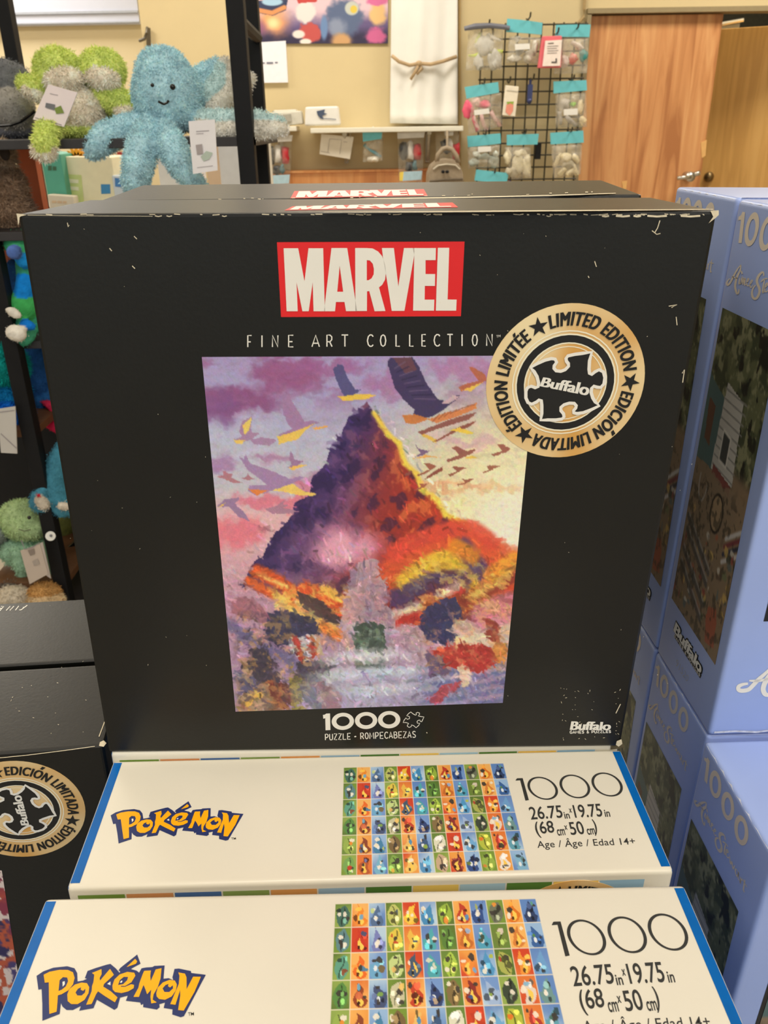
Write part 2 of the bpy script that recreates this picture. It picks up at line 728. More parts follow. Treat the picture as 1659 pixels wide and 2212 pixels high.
# ------------------------------------------------------------------ the gold round sticker (built in its own flat units: radius 1)
_c = crop(4.366, 1030, 650)
PIECE = _c([(505, 625), (560, 590), (640, 555), (700, 540), (735, 545), (750, 575), (727, 608), (725, 632), (745, 655), (790, 660), (830, 645), (862, 612), (860, 588), (842, 565), (838, 540),
            (855, 515), (920, 500), (1000, 490), (1080, 480), (1060, 560), (1055, 640), (1060, 680), (1080, 690), (1110, 665), (1150, 645), (1190, 665), (1205, 720), (1195, 780), (1165, 812),
            (1130, 810), (1100, 800), (1080, 820), (1075, 860), (1090, 910), (1115, 950), (1150, 985), (1080, 1020), (1000, 1050), (940, 1058), (910, 1050), (910, 1030), (930, 1005), (935, 985),
            (915, 962), (870, 960), (820, 975), (790, 1000), (790, 1030), (815, 1060), (820, 1090), (800, 1110), (740, 1118), (660, 1118), (600, 1120), (610, 1060), (610, 980), (605, 935), (585, 930),
            (560, 950), (515, 970), (480, 955), (460, 910), (460, 850), (475, 815), (510, 800), (550, 815), (575, 805), (580, 770), (565, 710), (535, 660)])


def arc_word(text, a0, a1, r0, r1, shear=0.12):
    """letters bent round a circle, tops outward, from angle a0 clockwise to a1 (degrees)"""
    V, Fc = heavy(text, .055, .014, shear, 1.12)
    lo, hi = V[:, 0].min(), V[:, 0].max()
    t = (V[:, 0] - lo) / (hi - lo)
    ang = np.radians(a0 + (a1 - a0) * t)
    cap = 0.715
    r = r0 + (r1 - r0) * V[:, 1] / cap
    return np.stack([np.cos(ang) * r, np.sin(ang) * r, V[:, 2]], 1), Fc


def local_circle(plane, circ_px):
    """unit frame of a circle on a face from its photo centre, a photo point to its right and one above"""
    c, rt, tp = [plane.pt(*p) for p in circ_px]
    ux = rt - c
    R = np.linalg.norm(ux)
    ux = ux / R
    uy = tp - c
    uy = uy - ux * (uy @ ux)
    R2 = np.linalg.norm(uy)
    uy = uy / R2
    return c, ux, uy, (R + R2) / 2


STK_SHAPES = None


def sticker_shapes(pA):
    """all layers of the sticker in unit coordinates, traced on the box in front"""
    c, ux, uy, R = local_circle(pA, STICK_PX)

    def loc(pts):
        w = pA.pt(np.array(pts)[:, 0], np.array(pts)[:, 1]) - c
        return np.stack([w @ ux, w @ uy], 1) / R
    P = loc(PIECE)
    sh = []
    sh.append(('sticker_rings', join2([ring2((0, 0), (.675, 0), (0, .675), k=.975), ring2((0, 0), (.635, 0), (0, .635), k=.97), ring2((0, 0), (.525, 0), (0, .525), k=.97), ring2((0, 0), (.478, 0), (0, .478), k=.975)]), CREAM, 1))
    sh.append(('sticker_band', ring2((0, 0), (.615, 0), (0, .615), k=.525 / .615), INKK, 1))
    words = join2([arc_word('LIMITED EDITION', 109, 10, .735, .905), arc_word('EDICION LIMITADA', -9, -117, .735, .905), (np.array([[math.cos(math.radians(a)) * r, math.sin(math.radians(a)) * r] for a, r in ((-43.5, .925), (-46, .925), (-47.5, .985), (-44.5, .985))]), [[0, 1, 2, 3]]), arc_word('\u00c9DITION LIMIT\u00c9E', -135, -232, .735, .905),
                   star2((math.cos(math.radians(118)) * .82, math.sin(math.radians(118)) * .82), .125, math.radians(100)), star2((.82, 0), .125, math.radians(-10)),
                   star2((math.cos(math.radians(-126)) * .82, math.sin(math.radians(-126)) * .82), .125, math.radians(-100))])
    sh.append(('sticker_lettering', words, INKK, 2))
    sh.append(('piece_outline', ribbon(P, .042, closed=True), INKW, 3))
    sh.append(('puzzle_piece', fill([tuple(p) for p in P]), INKK, 2))
    bq = loc(_c([(605, 712), (1062, 775), (1052, 893), (588, 800)]))
    V, Fc = heavy('Buffalo', .045, .01, .16, 1.0)
    sh.append(('maker_lettering', (fitquad(V, bq), Fc), INKW, 4))
    return sh


STICK_PX = [(1221, 828), (1397, 823), (1219, 661)]


def add_sticker(plane, circ, parent, rot=0.0):
    """a round foil sticker: thin disc with printed layers as its own pieces"""
    c, ux, uy, R = circ
    n = plane.n
    a = np.linspace(0, 2 * PI, 64, endpoint=False)
    rim = np.stack([np.cos(a), np.sin(a)], 1) * R
    top = c + rim[:, :1] * ux + rim[:, 1:] * uy + n * .0003
    bot = top - n * .00028
    V = np.concatenate([top, bot])
    Fc = [list(range(64))] + [[i, 64 + i, 64 + (i + 1) % 64, (i + 1) % 64] for i in range(64)]
    st = obj('gold_sticker', V, Fc, GOLD, parent)
    st['label'] = 'round gold foil sticker with a black puzzle piece'
    cr, sr = math.cos(rot), math.sin(rot)
    for nm, (V2, F2), m, lev in STK_SHAPES:
        V2 = np.asarray(V2)
        x = (V2[:, 0] * cr - V2[:, 1] * sr) * R
        y = (V2[:, 0] * sr + V2[:, 1] * cr) * R
        z = V2[:, 2:3] if V2.shape[1] == 3 else 0
        obj(nm, c + x[:, None] * ux + y[:, None] * uy + n * (.0003 + .00012 * lev + z), F2, m, st)
    return st


# ------------------------------------------------------------------ wordmarks traced from the photograph
_m = crop(3.95, 590, 510)
MARV_Q = _m([(33, 52), (1633, 46), (1602, 683), (68, 690)])
MARV = [fill(_m(loops[0]), [_m(L) for L in loops[1:]]) for loops in [
    ([(90, 103), (214, 103), (268, 385), (302, 103), (427, 103), (440, 592), (445, 640), (345, 640), (338, 392), (304, 640), (250, 640), (200, 392), (210, 640), (116, 640)],),
    ([(498, 101), (632, 101), (706, 575), (715, 639), (622, 639), (609, 561), (536, 561), (528, 640), (434, 640), (440, 592)], [(568, 252), (598, 474), (547, 474)]),
    ([(700, 101), (800, 101), (850, 105), (895, 130), (930, 170), (955, 240), (962, 310), (955, 370), (930, 415), (903, 437), (958, 638), (866, 640), (820, 468), (801, 470), (800, 638), (702, 638)],
     [(799, 204), (825, 207), (850, 235), (860, 280), (858, 325), (840, 360), (815, 375), (799, 376)]),
    ([(928, 101), (1030, 101), (1068, 430), (1116, 101), (1205, 101), (1204, 160), (1120, 637), (1012, 637), (962, 320), (938, 190)],),
    ([(1190, 101), (1388, 101), (1386, 204), (1300, 204), (1300, 323), (1382, 323), (1380, 424), (1294, 424), (1292, 541), (1375, 541), (1372, 635), (1194, 635), (1204, 160)],),
    ([(1405, 99), (1502, 99), (1488, 540), (1565, 541), (1561, 635), (1388, 635)],)]]
MARV = join2(MARV)


def marvel(plane, quad, parent):
    H = homog(MARV_Q, quad)
    q = np.array(quad, float)
    pl = printed('logo_plate', (q, [[0, 1, 2, 3]]), plane, .00015, INKR, parent, 'red logo plate')
    printed('logo_lettering', (hmap(H, MARV[0]), MARV[1]), plane, .0003, INKW, pl)


# ------------------------------------------------------------------ painted scene on the black box (a plain sunset seascape)
def sunset_art(quad, nx, ny):
    A = Canvas(quad, nx, ny)
    X, Y = A.X, A.Y
    n1 = fbm(X * .012, Y * .022, 11, 5)
    n2 = fbm(X * .03, Y * .05, 21, 4)
    g = np.stack([np.interp(Y, [770, 850, 950, 1050, 1120, 1200, 1300, 1420, 1530], v) for v in ([176, 178, 196, 206, 238, 226, 196, 176, 178], [158, 172, 196, 202, 190, 178, 150, 142, 150], [206, 214, 222, 216, 196, 190, 176, 176, 186])], -1)
    A.c = g.copy()
    A.put(sstep(430, 60, np.hypot((X - 1120) * .95, (Y - 1120))) * .95, (255, 240, 170))
    A.put(sstep(230, 30, np.hypot((X - 1125), (Y - 1150) * .9)), (255, 250, 226))
    # cloud banks
    top = sstep(900, 780, Y) * sstep(1160, 700, X)
    A.put(sstep(.50, .62, n1 + .12 * sstep(960, 800, Y) - .06 + .05 * (n2 - .5)) * np.clip(top + .35 * sstep(1000, 800, Y), 0, 1) * .8, (158, 96, 146))
    for cx, cy, rx, ry, col, a in [(510, 868, 105, 34, (150, 88, 140), .9), (470, 885, 60, 40, (140, 92, 150), .8), (620, 808, 95, 38, (160, 96, 146), .85), (700, 790, 110, 18, (166, 104, 160), .8), (1010, 800, 90, 30, (186, 130, 180), .8),
                                   (830, 835, 70, 30, (178, 120, 172), .75), (480, 1000, 40, 24, (170, 120, 176), .7), (590, 985, 50, 12, (178, 124, 168), .7), (690, 1030, 55, 18, (190, 130, 170), .7), (600, 1085, 120, 22, (232, 126, 150), .85),
                                   (700, 1060, 70, 16, (222, 120, 150), .7), (500, 1150, 90, 40, (240, 120, 140), .8), (1010, 955, 80, 14, (222, 170, 190), .6), (960, 1050, 110, 10, (236, 166, 120), .6), (1080, 1050, 60, 12, (244, 190, 130), .5)]:
        A.ell(cx, cy, rx, ry, col, a=a, soft=.45, wob=46, ws=.045, seed=int(cx))
    # sea stack of rock with a lit right-hand rim
    rock = [(528, 1268), (540, 1222), (570, 1196), (592, 1150), (622, 1128), (640, 1088), (668, 1070), (680, 1028), (706, 1002), (716, 962), (740, 938), (752, 900), (776, 880), (792, 866), (808, 892), (822, 900), (838, 938), (862, 958), (874, 1000), (900, 1024), (912, 1058), (944, 1080),
            (962, 1112), (1004, 1130), (1030, 1166), (1076, 1190), (1118, 1238), (1118, 1330), (900, 1350), (700, 1340)]
    ins = A.poly(rock, (72, 52, 108), wob=14, ws=.05)
    rid = fbm(X * .035 + Y * .02, Y * .03 - X * .012, 31, 5)
    rk = ins * 1.0
    A.put(rk * sstep(560, 640, X) * sstep(1000, 1200, Y + .3 * X - 150) * .45, (104, 66, 112))
    A.put(rk * sstep(720, 900, X + (Y - 1000) * .35) * .9, (176, 58, 44))
    A.put(rk * sstep(860, 1010, X + (Y - 1100) * .1) * .8, (226, 84, 46))
    A.put(rk * sstep(.52, .64, rid) * .55, (38, 28, 74))
    A.put(rk * sstep(.56, .70, 1 - rid) * sstep(700, 900, X) * .6, (246, 132, 70))
    A.put(rk * sstep(.58, .70, 1 - rid) * sstep(900, 650, X) * .5, (150, 104, 160))
    for a, b in zip([(808, 892), (838, 938), (862, 958), (874, 1000), (900, 1024), (912, 1058), (944, 1080), (962, 1112), (1004, 1130), (1030, 1166)], [(838, 938), (862, 958), (874, 1000), (900, 1024), (912, 1058), (944, 1080), (962, 1112), (1004, 1130), (1030, 1166), (1076, 1190)]):
        A.line([a, b], 8, (255, 224, 90), a=.95, soft=6)
    # pale mist on the rock and a thin waterfall
    A.ell(745, 1185, 105, 62, (238, 160, 190), a=.8, soft=.8, wob=50, ws=.03)
    A.ell(740, 1190, 70, 46, (248, 182, 204), a=.8, soft=.8, wob=40, ws=.03)
    A.ell(640, 1262, 130, 34, (150, 106, 130), a=.55, soft=.9, wob=30)
    # sweeping warm banners of cloud on the right
    for pts, w, col in [([(850, 1235), (930, 1205), (1010, 1180), (1110, 1215)], 56, (236, 96, 60)), ([(850, 1195), (930, 1155), (1010, 1140), (1060, 1170)], 30, (232, 84, 66)), ([(880, 1260), (950, 1215), (1010, 1225), (1035, 1290)], 46, (250, 214, 70)), ([(860, 1290), (940, 1255), (1000, 1250)], 34, (84, 66, 110)),
                        ([(1000, 1180), (1030, 1220), (1060, 1260)], 34, (86, 62, 112)), ([(985, 1180), (1020, 1200)], 30, (244, 150, 50)), ([(850, 1330), (930, 1300), (990, 1265)], 16, (240, 226, 210)), ([(850, 1345), (930, 1318), (1000, 1280)], 14, (206, 60, 54)), ([(930, 1310), (1010, 1300), (1080, 1250)], 34, (196, 92, 44)),
                        ([(1000, 1300), (1080, 1260), (1112, 1245)], 22, (150, 60, 50)), ([(1020, 1290), (1100, 1230)], 14, (246, 206, 100)), ([(1060, 1240), (1112, 1205)], 26, (250, 170, 60)), ([(1050, 1330), (1100, 1310)], 60, (226, 140, 164))]:
        A.line(smooth_path(pts, 6).tolist(), w, col, a=.9, soft=10)
    A.put((sstep(.5, .62, fbm(X * .05, Y * .11, 44, 4)) * sstep(840, 900, X) * sstep(1170, 1230, Y) * sstep(1360, 1300, Y)) * .35, (110, 50, 40))
    A.put((sstep(.55, .62, fbm(X * .07, Y * .09, 47, 4)) * sstep(860, 920, X) * sstep(1190, 1230, Y) * sstep(1350, 1300, Y)) * .5, (255, 224, 120))
    # blazing streaks on the left
    for pts, w, col in [([(556, 1234), (610, 1262), (660, 1302), (700, 1330)], 26, (232, 92, 44)), ([(538, 1256), (590, 1284), (640, 1310)], 16, (240, 110, 50)), ([(660, 1270), (720, 1300), (752, 1330)], 26, (236, 96, 50)), ([(700, 1272), (730, 1290)], 18, (250, 196, 90)), ([(690, 1350), (730, 1370), (756, 1392)], 22, (242, 132, 60)),
                        ([(600, 1290), (650, 1330), (690, 1336)], 16, (252, 210, 110)), ([(560, 1240), (620, 1268)], 5, (255, 214, 120)), ([(640, 1300), (690, 1330)], 6, (255, 236, 170))]:
        A.line(smooth_path(pts, 6).tolist(), w, col, a=.95, soft=7)
    A.put(sstep(.54, .64, fbm(X * .09, Y * .09, 51, 4)) * sstep(560, 600, X) * sstep(770, 740, X) * sstep(1250, 1280, Y) * sstep(1390, 1360, Y) * .6, (255, 216, 110))
    A.poly([(640, 1275), (700, 1300), (745, 1345), (740, 1356), (690, 1335), (650, 1310)], (78, 62, 70), a=.9, wob=6)
    # lavender haze, smoke trail, dark crags at lower left
    A.line([(490, 1345), (560, 1395), (620, 1420), (640, 1440)], 20, (104, 100, 146), a=.8, soft=8)
    for pts, col in [([(492, 1300), (530, 1285), (560, 1305), (590, 1335), (575, 1350), (540, 1340), (505, 1330)], (168, 112, 130)), ([(580, 1322), (620, 1318), (660, 1332), (690, 1345), (680, 1375), (640, 1388), (590, 1396), (570, 1370)], (58, 58, 92)),
                     ([(620, 1375), (690, 1370), (700, 1410), (660, 1430), (630, 1410)], (206, 200, 206)), ([(630, 1378), (645, 1376), (660, 1425), (648, 1428)], (176, 60, 52)), ([(662, 1374), (676, 1372), (688, 1418), (674, 1420)], (176, 60, 52)),
                     ([(640, 1430), (690, 1425), (716, 1440), (700, 1480), (712, 1532), (680, 1536), (650, 1500)], (70, 64, 82)), ([(680, 1470), (740, 1500), (735, 1535), (700, 1536)], (140, 56, 58)), ([(540, 1405), (570, 1398), (600, 1430), (605, 1480), (590, 1500), (560, 1470), (520, 1440)], (66, 58, 76)),
                     ([(575, 1470), (620, 1475), (640, 1510), (625, 1532), (590, 1532)], (112, 52, 50)), ([(625, 1440), (650, 1460), (655, 1535), (630, 1535)], (150, 136, 60)), ([(508, 1520), (540, 1480), (580, 1475), (590, 1536), (510, 1540)], (176, 146, 120)), ([(505, 1450), (550, 1462), (570, 1480), (520, 1500)], (96, 92, 128)),
                     ([(508, 1530), (560, 1494), (575, 1500), (520, 1538)], (232, 186, 90))]:
        A.poly(pts, col, a=.95, wob=12, ws=.08)
    A.put(sstep(.54, .62, fbm(X * .10, Y * .08, 61, 4)) * sstep(500, 520, X) * sstep(740, 700, X) * sstep(1310, 1340, Y) * .45, (232, 176, 96))
    A.put(sstep(.56, .64, fbm(X * .08, Y * .10, 66, 4)) * sstep(500, 520, X) * sstep(740, 700, X) * sstep(1310, 1340, Y) * .5, (50, 44, 66))
    # pale waterfall, dark green pool rock, swirling foam
    A.poly([(768, 1215), (812, 1205), (836, 1270), (850, 1330), (845, 1400), (735, 1400), (738, 1310), (752, 1260)], (206, 190, 206), a=.72, wob=22, ws=.04)
    A.put(A.poly([(768, 1215), (812, 1205), (836, 1270), (850, 1330), (845, 1400), (735, 1400), (738, 1310), (752, 1260)], (206, 190, 206), a=0, wob=12) * sstep(.5, .62, fbm(X * .12, Y * .02, 71, 4)) * .6, (140, 118, 150))
    A.poly([(765, 1352), (800, 1340), (830, 1350), (834, 1440), (800, 1455), (768, 1445)], (66, 82, 74), a=.95, wob=10)
    A.put(sstep(.55, .65, fbm(X * .12, Y * .04, 75, 4)) * sstep(760, 775, X) * sstep(838, 825, X) * sstep(1350, 1365, Y) * sstep(1450, 1435, Y) * .6, (150, 168, 150))
    sw = np.sin((Y - 1440) * .16 + 5 * fbm(X * .016, Y * .03, 81, 3) + X * .012)
    A.put(sstep(150, 60, np.hypot((X - 805) * .9, (Y - 1452) * 1.9)) * (.55 + .45 * sw), (236, 238, 246))
    A.put(sstep(190, 120, np.hypot((X - 830) * .8, (Y - 1500) * 2.6)) * .5, (184, 196, 226))
    # dark blue and red sweeps at lower right, blue streaked sea
    A.put(sstep(880, 940, X) * sstep(1420, 1450, Y) * (.5 + .4 * np.sin(Y * .33 + X * .05 + 3 * fbm(X * .01, Y * .03, 91, 3))), (108, 116, 168))
    for pts, col in [([(905, 1330), (940, 1295), (985, 1290), (1000, 1330), (960, 1360), (1000, 1380), (960, 1392), (915, 1380)], (58, 60, 104)), ([(985, 1375), (1040, 1365), (1070, 1372), (1050, 1392), (1000, 1394)], (236, 222, 190)), ([(930, 1405), (1000, 1390), (1060, 1395), (1075, 1430), (1040, 1455), (960, 1440)], (186, 56, 52)),
                     ([(915, 1410), (950, 1415), (970, 1455), (930, 1465)], (112, 92, 124)), ([(985, 1440), (1010, 1435), (1022, 1475), (1000, 1482)], (240, 214, 190)), ([(920, 1510), (960, 1480), (1000, 1470), (990, 1490), (940, 1520)], (186, 84, 96)), ([(1050, 1330), (1075, 1345), (1080, 1390), (1050, 1380)], (150, 62, 52)), ([(1070, 1380), (1098, 1390), (1090, 1440), (1065, 1420)], (216, 140, 70))]:
        A.poly(pts, col, a=.95, wob=12, ws=.07)
    A.put(sstep(.55, .63, fbm(X * .09, Y * .12, 95, 4)) * sstep(900, 930, X) * sstep(1300, 1330, Y) * sstep(1470, 1440, Y) * .45, (244, 176, 120))
    A.strokes(6000, lambda x, y: y > 1225, (9, 26), (2.5, 6), 3, .45, .7, .09, .7)
    A.strokes(2600, lambda x, y: 1225 > y > 880 and abs(x - 800) < (y - 840) * .8, (8, 24), (2.5, 6), 4, .9, .5, .16, .7)
    A.strokes(2600, lambda x, y: y < 1240 and abs(x - 800) > (y - 860) * .8, (12, 36), (4, 10), 5, .05, .35, .035, .55)
    A.strokes(2200, lambda x, y: y > 1225, (4, 12), (1.5, 3.5), 6, .5, 1.2, .20, .6)
    # birds
    b1 = crop(4.1475, 420, 750)
    for pts, col in [
        ([(785, 400), (810, 385), (830, 440), (850, 400), (880, 500), (945, 590), (985, 670), (1060, 655), (1115, 672), (1020, 720), (900, 770), (740, 830), (760, 780), (880, 730), (840, 690), (800, 600)], (172, 132, 176)), ([(740, 800), (880, 760), (1080, 680), (1000, 740), (920, 830), (860, 840), (760, 870)], (250, 208, 96)), ([(1060, 720), (1200, 700), (1180, 720), (1080, 740)], (246, 180, 90)),
        ([(400, 760), (430, 660), (520, 615), (505, 700), (510, 760), (590, 770), (520, 820), (460, 840), (400, 860), (350, 825), (430, 800)], (176, 138, 176)), ([(430, 700), (515, 620), (490, 740), (450, 790)], (248, 216, 110)), ([(495, 830), (600, 805), (740, 830), (680, 880), (540, 870)], (178, 140, 180)), ([(350, 830), (450, 835), (420, 870), (370, 860)], (250, 214, 110)),
        ([(390, 970), (440, 1000), (460, 955), (500, 1040), (700, 1110), (860, 1180), (940, 1150), (980, 1168), (860, 1230), (700, 1280), (560, 1330), (480, 1290), (490, 1240), (650, 1230), (480, 1100)], (172, 138, 184)), ([(480, 1270), (660, 1280), (560, 1330)], (240, 140, 70)), ([(700, 1280), (880, 1220), (980, 1290), (1100, 1310), (1060, 1335), (900, 1320), (780, 1290)], (250, 214, 110)),
        ([(1240, 200), (1290, 150), (1330, 160), (1370, 270), (1440, 380), (1490, 380), (1430, 430), (1340, 440), (1290, 340)], (88, 84, 136)), ([(1280, 440), (1400, 430), (1500, 415), (1630, 430), (1540, 465), (1330, 480)], (248, 206, 80)),
        ([(850, 1000), (865, 920), (900, 1010), (980, 1020), (900, 1080), (830, 1080), (870, 1050)], (168, 128, 166)), ([(835, 1080), (960, 1050), (1010, 1055), (880, 1100)], (250, 206, 100)),
        ([(190, 1160), (260, 1150), (260, 1100), (300, 1130), (340, 1130), (330, 1170), (430, 1215), (350, 1215), (270, 1180)], (190, 128, 140)), ([(420, 1170), (470, 1160), (480, 1120), (495, 1160), (545, 1180), (450, 1190)], (186, 124, 140)),
        ([(200, 1430), (270, 1360), (400, 1345), (400, 1365), (360, 1400), (440, 1470), (500, 1560), (400, 1520), (310, 1430)], (160, 130, 170)), ([(200, 1440), (280, 1390), (260, 1420)], (250, 206, 100)), ([(630, 1450), (740, 1420), (820, 1360), (790, 1410), (840, 1410), (800, 1440), (950, 1470), (840, 1490), (700, 1490)], (180, 134, 160))]:
        A.poly(b1(pts), col, a=.95, wob=3, ws=.3)
    b2 = crop(4.1475, 780, 750)
    for pts, col in [
        ([(230, 130), (270, 90), (460, 90), (520, 180), (590, 330), (690, 470), (760, 480), (830, 430), (895, 435), (850, 470), (760, 545), (640, 620), (500, 645), (460, 620), (480, 560), (380, 470), (300, 360), (260, 220)], (66, 54, 96)), ([(280, 90), (450, 90), (500, 200), (400, 240)], (110, 70, 84)), ([(720, 500), (830, 430), (890, 440), (780, 510)], (220, 190, 196)),
        ([(600, 650), (740, 590), (900, 560), (1040, 490), (1030, 550), (860, 620), (680, 680)], (226, 138, 84)), ([(370, 610), (480, 600), (620, 640), (480, 690), (400, 680)], (214, 130, 70)),
        ([(500, 760), (560, 740), (680, 690), (880, 620), (1040, 580), (960, 650), (760, 710), (600, 760), (550, 790)], (150, 92, 84)), ([(560, 770), (680, 830), (670, 860), (540, 790)], (240, 196, 90)), ([(640, 850), (700, 820), (860, 720), (1035, 655), (980, 710), (800, 780), (690, 840)], (150, 84, 74)), ([(800, 740), (880, 720), (1020, 770), (960, 780)], (250, 214, 80)),
        ([(960, 175), (1000, 180), (1110, 240), (1120, 300), (1000, 350), (900, 400), (870, 360), (930, 330), (1050, 300)], (192, 108, 80)), ([(900, 385), (1100, 310), (980, 395)], (250, 206, 90)),
        ([(480, 860), (520, 910), (620, 930), (560, 965), (470, 990), (530, 950)], (130, 100, 140)), ([(460, 1000), (580, 965), (720, 990), (600, 985)], (246, 180, 90)),
        ([(760, 1010), (880, 960), (810, 900), (850, 880), (950, 930), (1030, 910), (1000, 950), (880, 1000), (780, 1030)], (160, 96, 86)), ([(920, 990), (1000, 970), (1040, 990), (960, 1000)], (246, 206, 90)), ([(1170, 960), (1260, 930), (1220, 870), (1270, 870), (1340, 910), (1300, 940), (1190, 975)], (166, 100, 86)),
        ([(500, 1145), (610, 1095), (560, 1040), (600, 1035), (680, 1065), (620, 1105), (520, 1155)], (166, 98, 80)), ([(570, 1180), (640, 1120), (730, 1070), (730, 1105), (600, 1175)], (150, 80, 70)), ([(780, 1140), (860, 1110), (810, 1070), (850, 1065), (940, 1080), (880, 1115), (800, 1155)], (160, 96, 80)), ([(1085, 1120), (1150, 1100), (1120, 1060), (1160, 1058), (1245, 1060), (1180, 1095), (1100, 1130)], (170, 106, 84)),
        ([(860, 1230), (930, 1210), (900, 1180), (940, 1185), (1015, 1175), (950, 1215), (870, 1240)], (166, 96, 80)), ([(470, 1275), (540, 1250), (510, 1215), (550, 1225), (605, 1220), (550, 1260), (490, 1285)], (176, 104, 84)), ([(390, 1130), (460, 1110), (430, 1150), (400, 1155)], (150, 86, 80))]:
        A.poly(b2(pts), col, a=.95, wob=3, ws=.3)
    for k_ in range(9):
        p0_, p1_ = b2([(300 + 22 * k_, 190 + 34 * k_), (395 + 34 * k_, 130 + 42 * k_)])
        A.line([p0_, p1_], 1.6, (38, 32, 66) if k_ % 2 else (124, 104, 140), a=.7, soft=1.2)
    for k_ in range(7):
        p0_, p1_ = b2([(640 + 52 * k_, 668 - 24 * k_), (700 + 52 * k_, 600 - 14 * k_)])
        A.line([p0_, p1_], 1.6, (150, 80, 50), a=.7, soft=1.2)
    c = A.c
    k = (np.roll(c, 1, 0) + np.roll(c, -1, 0) + np.roll(c, 1, 1) + np.roll(c, -1, 1)) / 4
    k[0], k[-1], k[:, 0], k[:, -1] = c[0], c[-1], c[:, 0], c[:, -1]
    A.c = c * .65 + k * .35
    hue = np.stack([fbm(X * .14, Y * .14, s_, 3) for s_ in (201, 202, 203)], -1) - .5
    A.c = A.c * (1 + .09 * hue)
    A.c = A.c * (1 + .10 * (fbm(X * .5, Y * .5, 7, 2)[..., None] - .5))
    return A


# ------------------------------------------------------------------ table frame helpers
def yaw_axes(a):
    """axes of a box turned by a on the table, in the room: right, back, up"""
    return [G @ np.array([math.cos(a), math.sin(a), 0]), G @ np.array([-math.sin(a), math.cos(a), 0]), G @ np.array([0, 0, 1.0])]


class BoxFrame:
    """a carton of w x d x h whose front-left-bottom corner is o (table frame), turned by a"""
    def __init__(self, o, a, w, d, h):
        self.ax = yaw_axes(a)
        self.o = tw(o)
        self.w, self.d, self.h = w, d, h

    def p(self, x, y, z):
        return self.o + self.ax[0] * x + self.ax[1] * y + self.ax[2] * z

    def hexa(self):
        w, d, h = self.w, self.d, self.h
        return hexa([self.p(0, 0, h), self.p(w, 0, h), self.p(w, 0, 0), self.p(0, 0, 0)], [self.p(0, d, h), self.p(w, d, h), self.p(w, d, 0), self.p(0, d, 0)])

    def front(self):
        return Plane(self.o, self.ax[1])

    def left(self):
        return Plane(self.o, self.ax[0])

    def top(self):
        return Plane(self.p(0, 0, self.h), self.ax[2])

    def root(self, name, label, cat, group=None):
        return thing(name, label, cat, self.p(self.w / 2, self.d / 2, 0), self.ax, group)


def specks(plane, n, xr, yr, smin, smax, seed):
    rnd = random.Random(seed)
    parts = []
    for _ in range(n):
        x, y = rnd.uniform(*xr), rnd.uniform(*yr)
        L, w, a = rnd.uniform(smin, smax), rnd.uniform(.7, 1.5), rnd.uniform(0, PI)
        d = np.array([math.cos(a), math.sin(a)])
        e = np.array([-d[1], d[0]])
        c = np.array([x, y])
        parts.append((np.array([c - d * L / 2, c + e * w / 2, c + d * L / 2, c - e * w / 2]), [[0, 1, 2, 3]]))
    return join2(parts)


# ================================================================== 1. the black box in front
PHI, LEAN = 0.0248018, -0.0091072
axA = np.array([math.cos(PHI), math.sin(PHI), 0])
bkA = np.array([-math.sin(PHI), math.cos(PHI), 0])
upA = np.array([0, 0, 1]) * math.cos(LEAN) + bkA * math.sin(LEAN)
pA = Plane(tw((-.1548, .3712, -.3311)), G @ np.cross(axA, upA))
DEP = .087
STK_SHAPES = sticker_shapes(pA)
fA = np.array([pA.pt(*p) for p in [(38, 462), (1550, 455), (1340, 1612), (235, 1625)]])
ztA = (G.T @ (fA[0] - EYE))[2], (G.T @ (fA[1] - EYE))[2]
zbA = -.3311
bA = fA + G @ (bkA * DEP)
bA[0] += G @ np.array([.004, 0, ztA[0] * 0 - .0012])
bA[1] += G @ np.array([0, 0, -.0012])
for k in (2, 3):
    t = G.T @ (bA[k] - EYE)
    t[2] = zbA
    bA[k] = tw(t)
rootA = thing('puzzle_box', 'large upright black puzzle box in front with red logo and sunset picture', 'puzzle box', (fA[2] + fA[3] + bA[2] + bA[3]) / 4, yaw_axes(PHI), None)
lidA = obj('carton', *hexa(fA, bA), BLACK, rootA, bevel=.0016)
topA = Plane(fA[0], np.cross(fA[1] - fA[0], bA[0] - fA[0]))
marvel(pA, MARV_Q, rootA)
_t = crop(3.95, 590, 395)
marvel(topA, _t([(165, 203), (1530, 170), (1580, 212), (95, 238)]), rootA)

# thin spaced capitals
cen = [('F', 539, 9), ('I', 566, 5), ('N', 594.5, 14), ('E', 628, 11), ('A', 682, 16), ('R', 711.5, 13), ('T', 745, 14), ('C', 799.5, 13), ('O', 827.5, 13), ('L', 859, 9), ('L', 888.5, 9), ('E', 915, 9), ('C', 943.5, 13), ('T', 972, 12), ('I', 998, 5), ('O', 1025.5, 12), ('N', 1057, 14)]
sh = []
for ch, x, w in cen:
    yt = 724.5 - (x - 539) * .0055
    sh.append(stroke_letter(ch, [(x - w / 2, yt), (x + w / 2, yt), (x + w / 2, yt + 25), (x - w / 2, yt + 25)], 2.6))
sh.append(word('TM', [(1072, 724), (1081, 723), (1081, 728), (1072, 729)]))
printed('title_lettering', join2(sh), pA, .0002, INKW, rootA)
ARTQ = [(436, 771), (1159, 768), (1086, 1518), (509, 1537)]
artA = sunset_art(ARTQ, 420, 450).mesh('printed_artwork', pA, .00012, ART, rootA, 'painting of a purple and orange sunset sky with birds')
add_sticker(pA, local_circle(pA, STICK_PX), rootA)

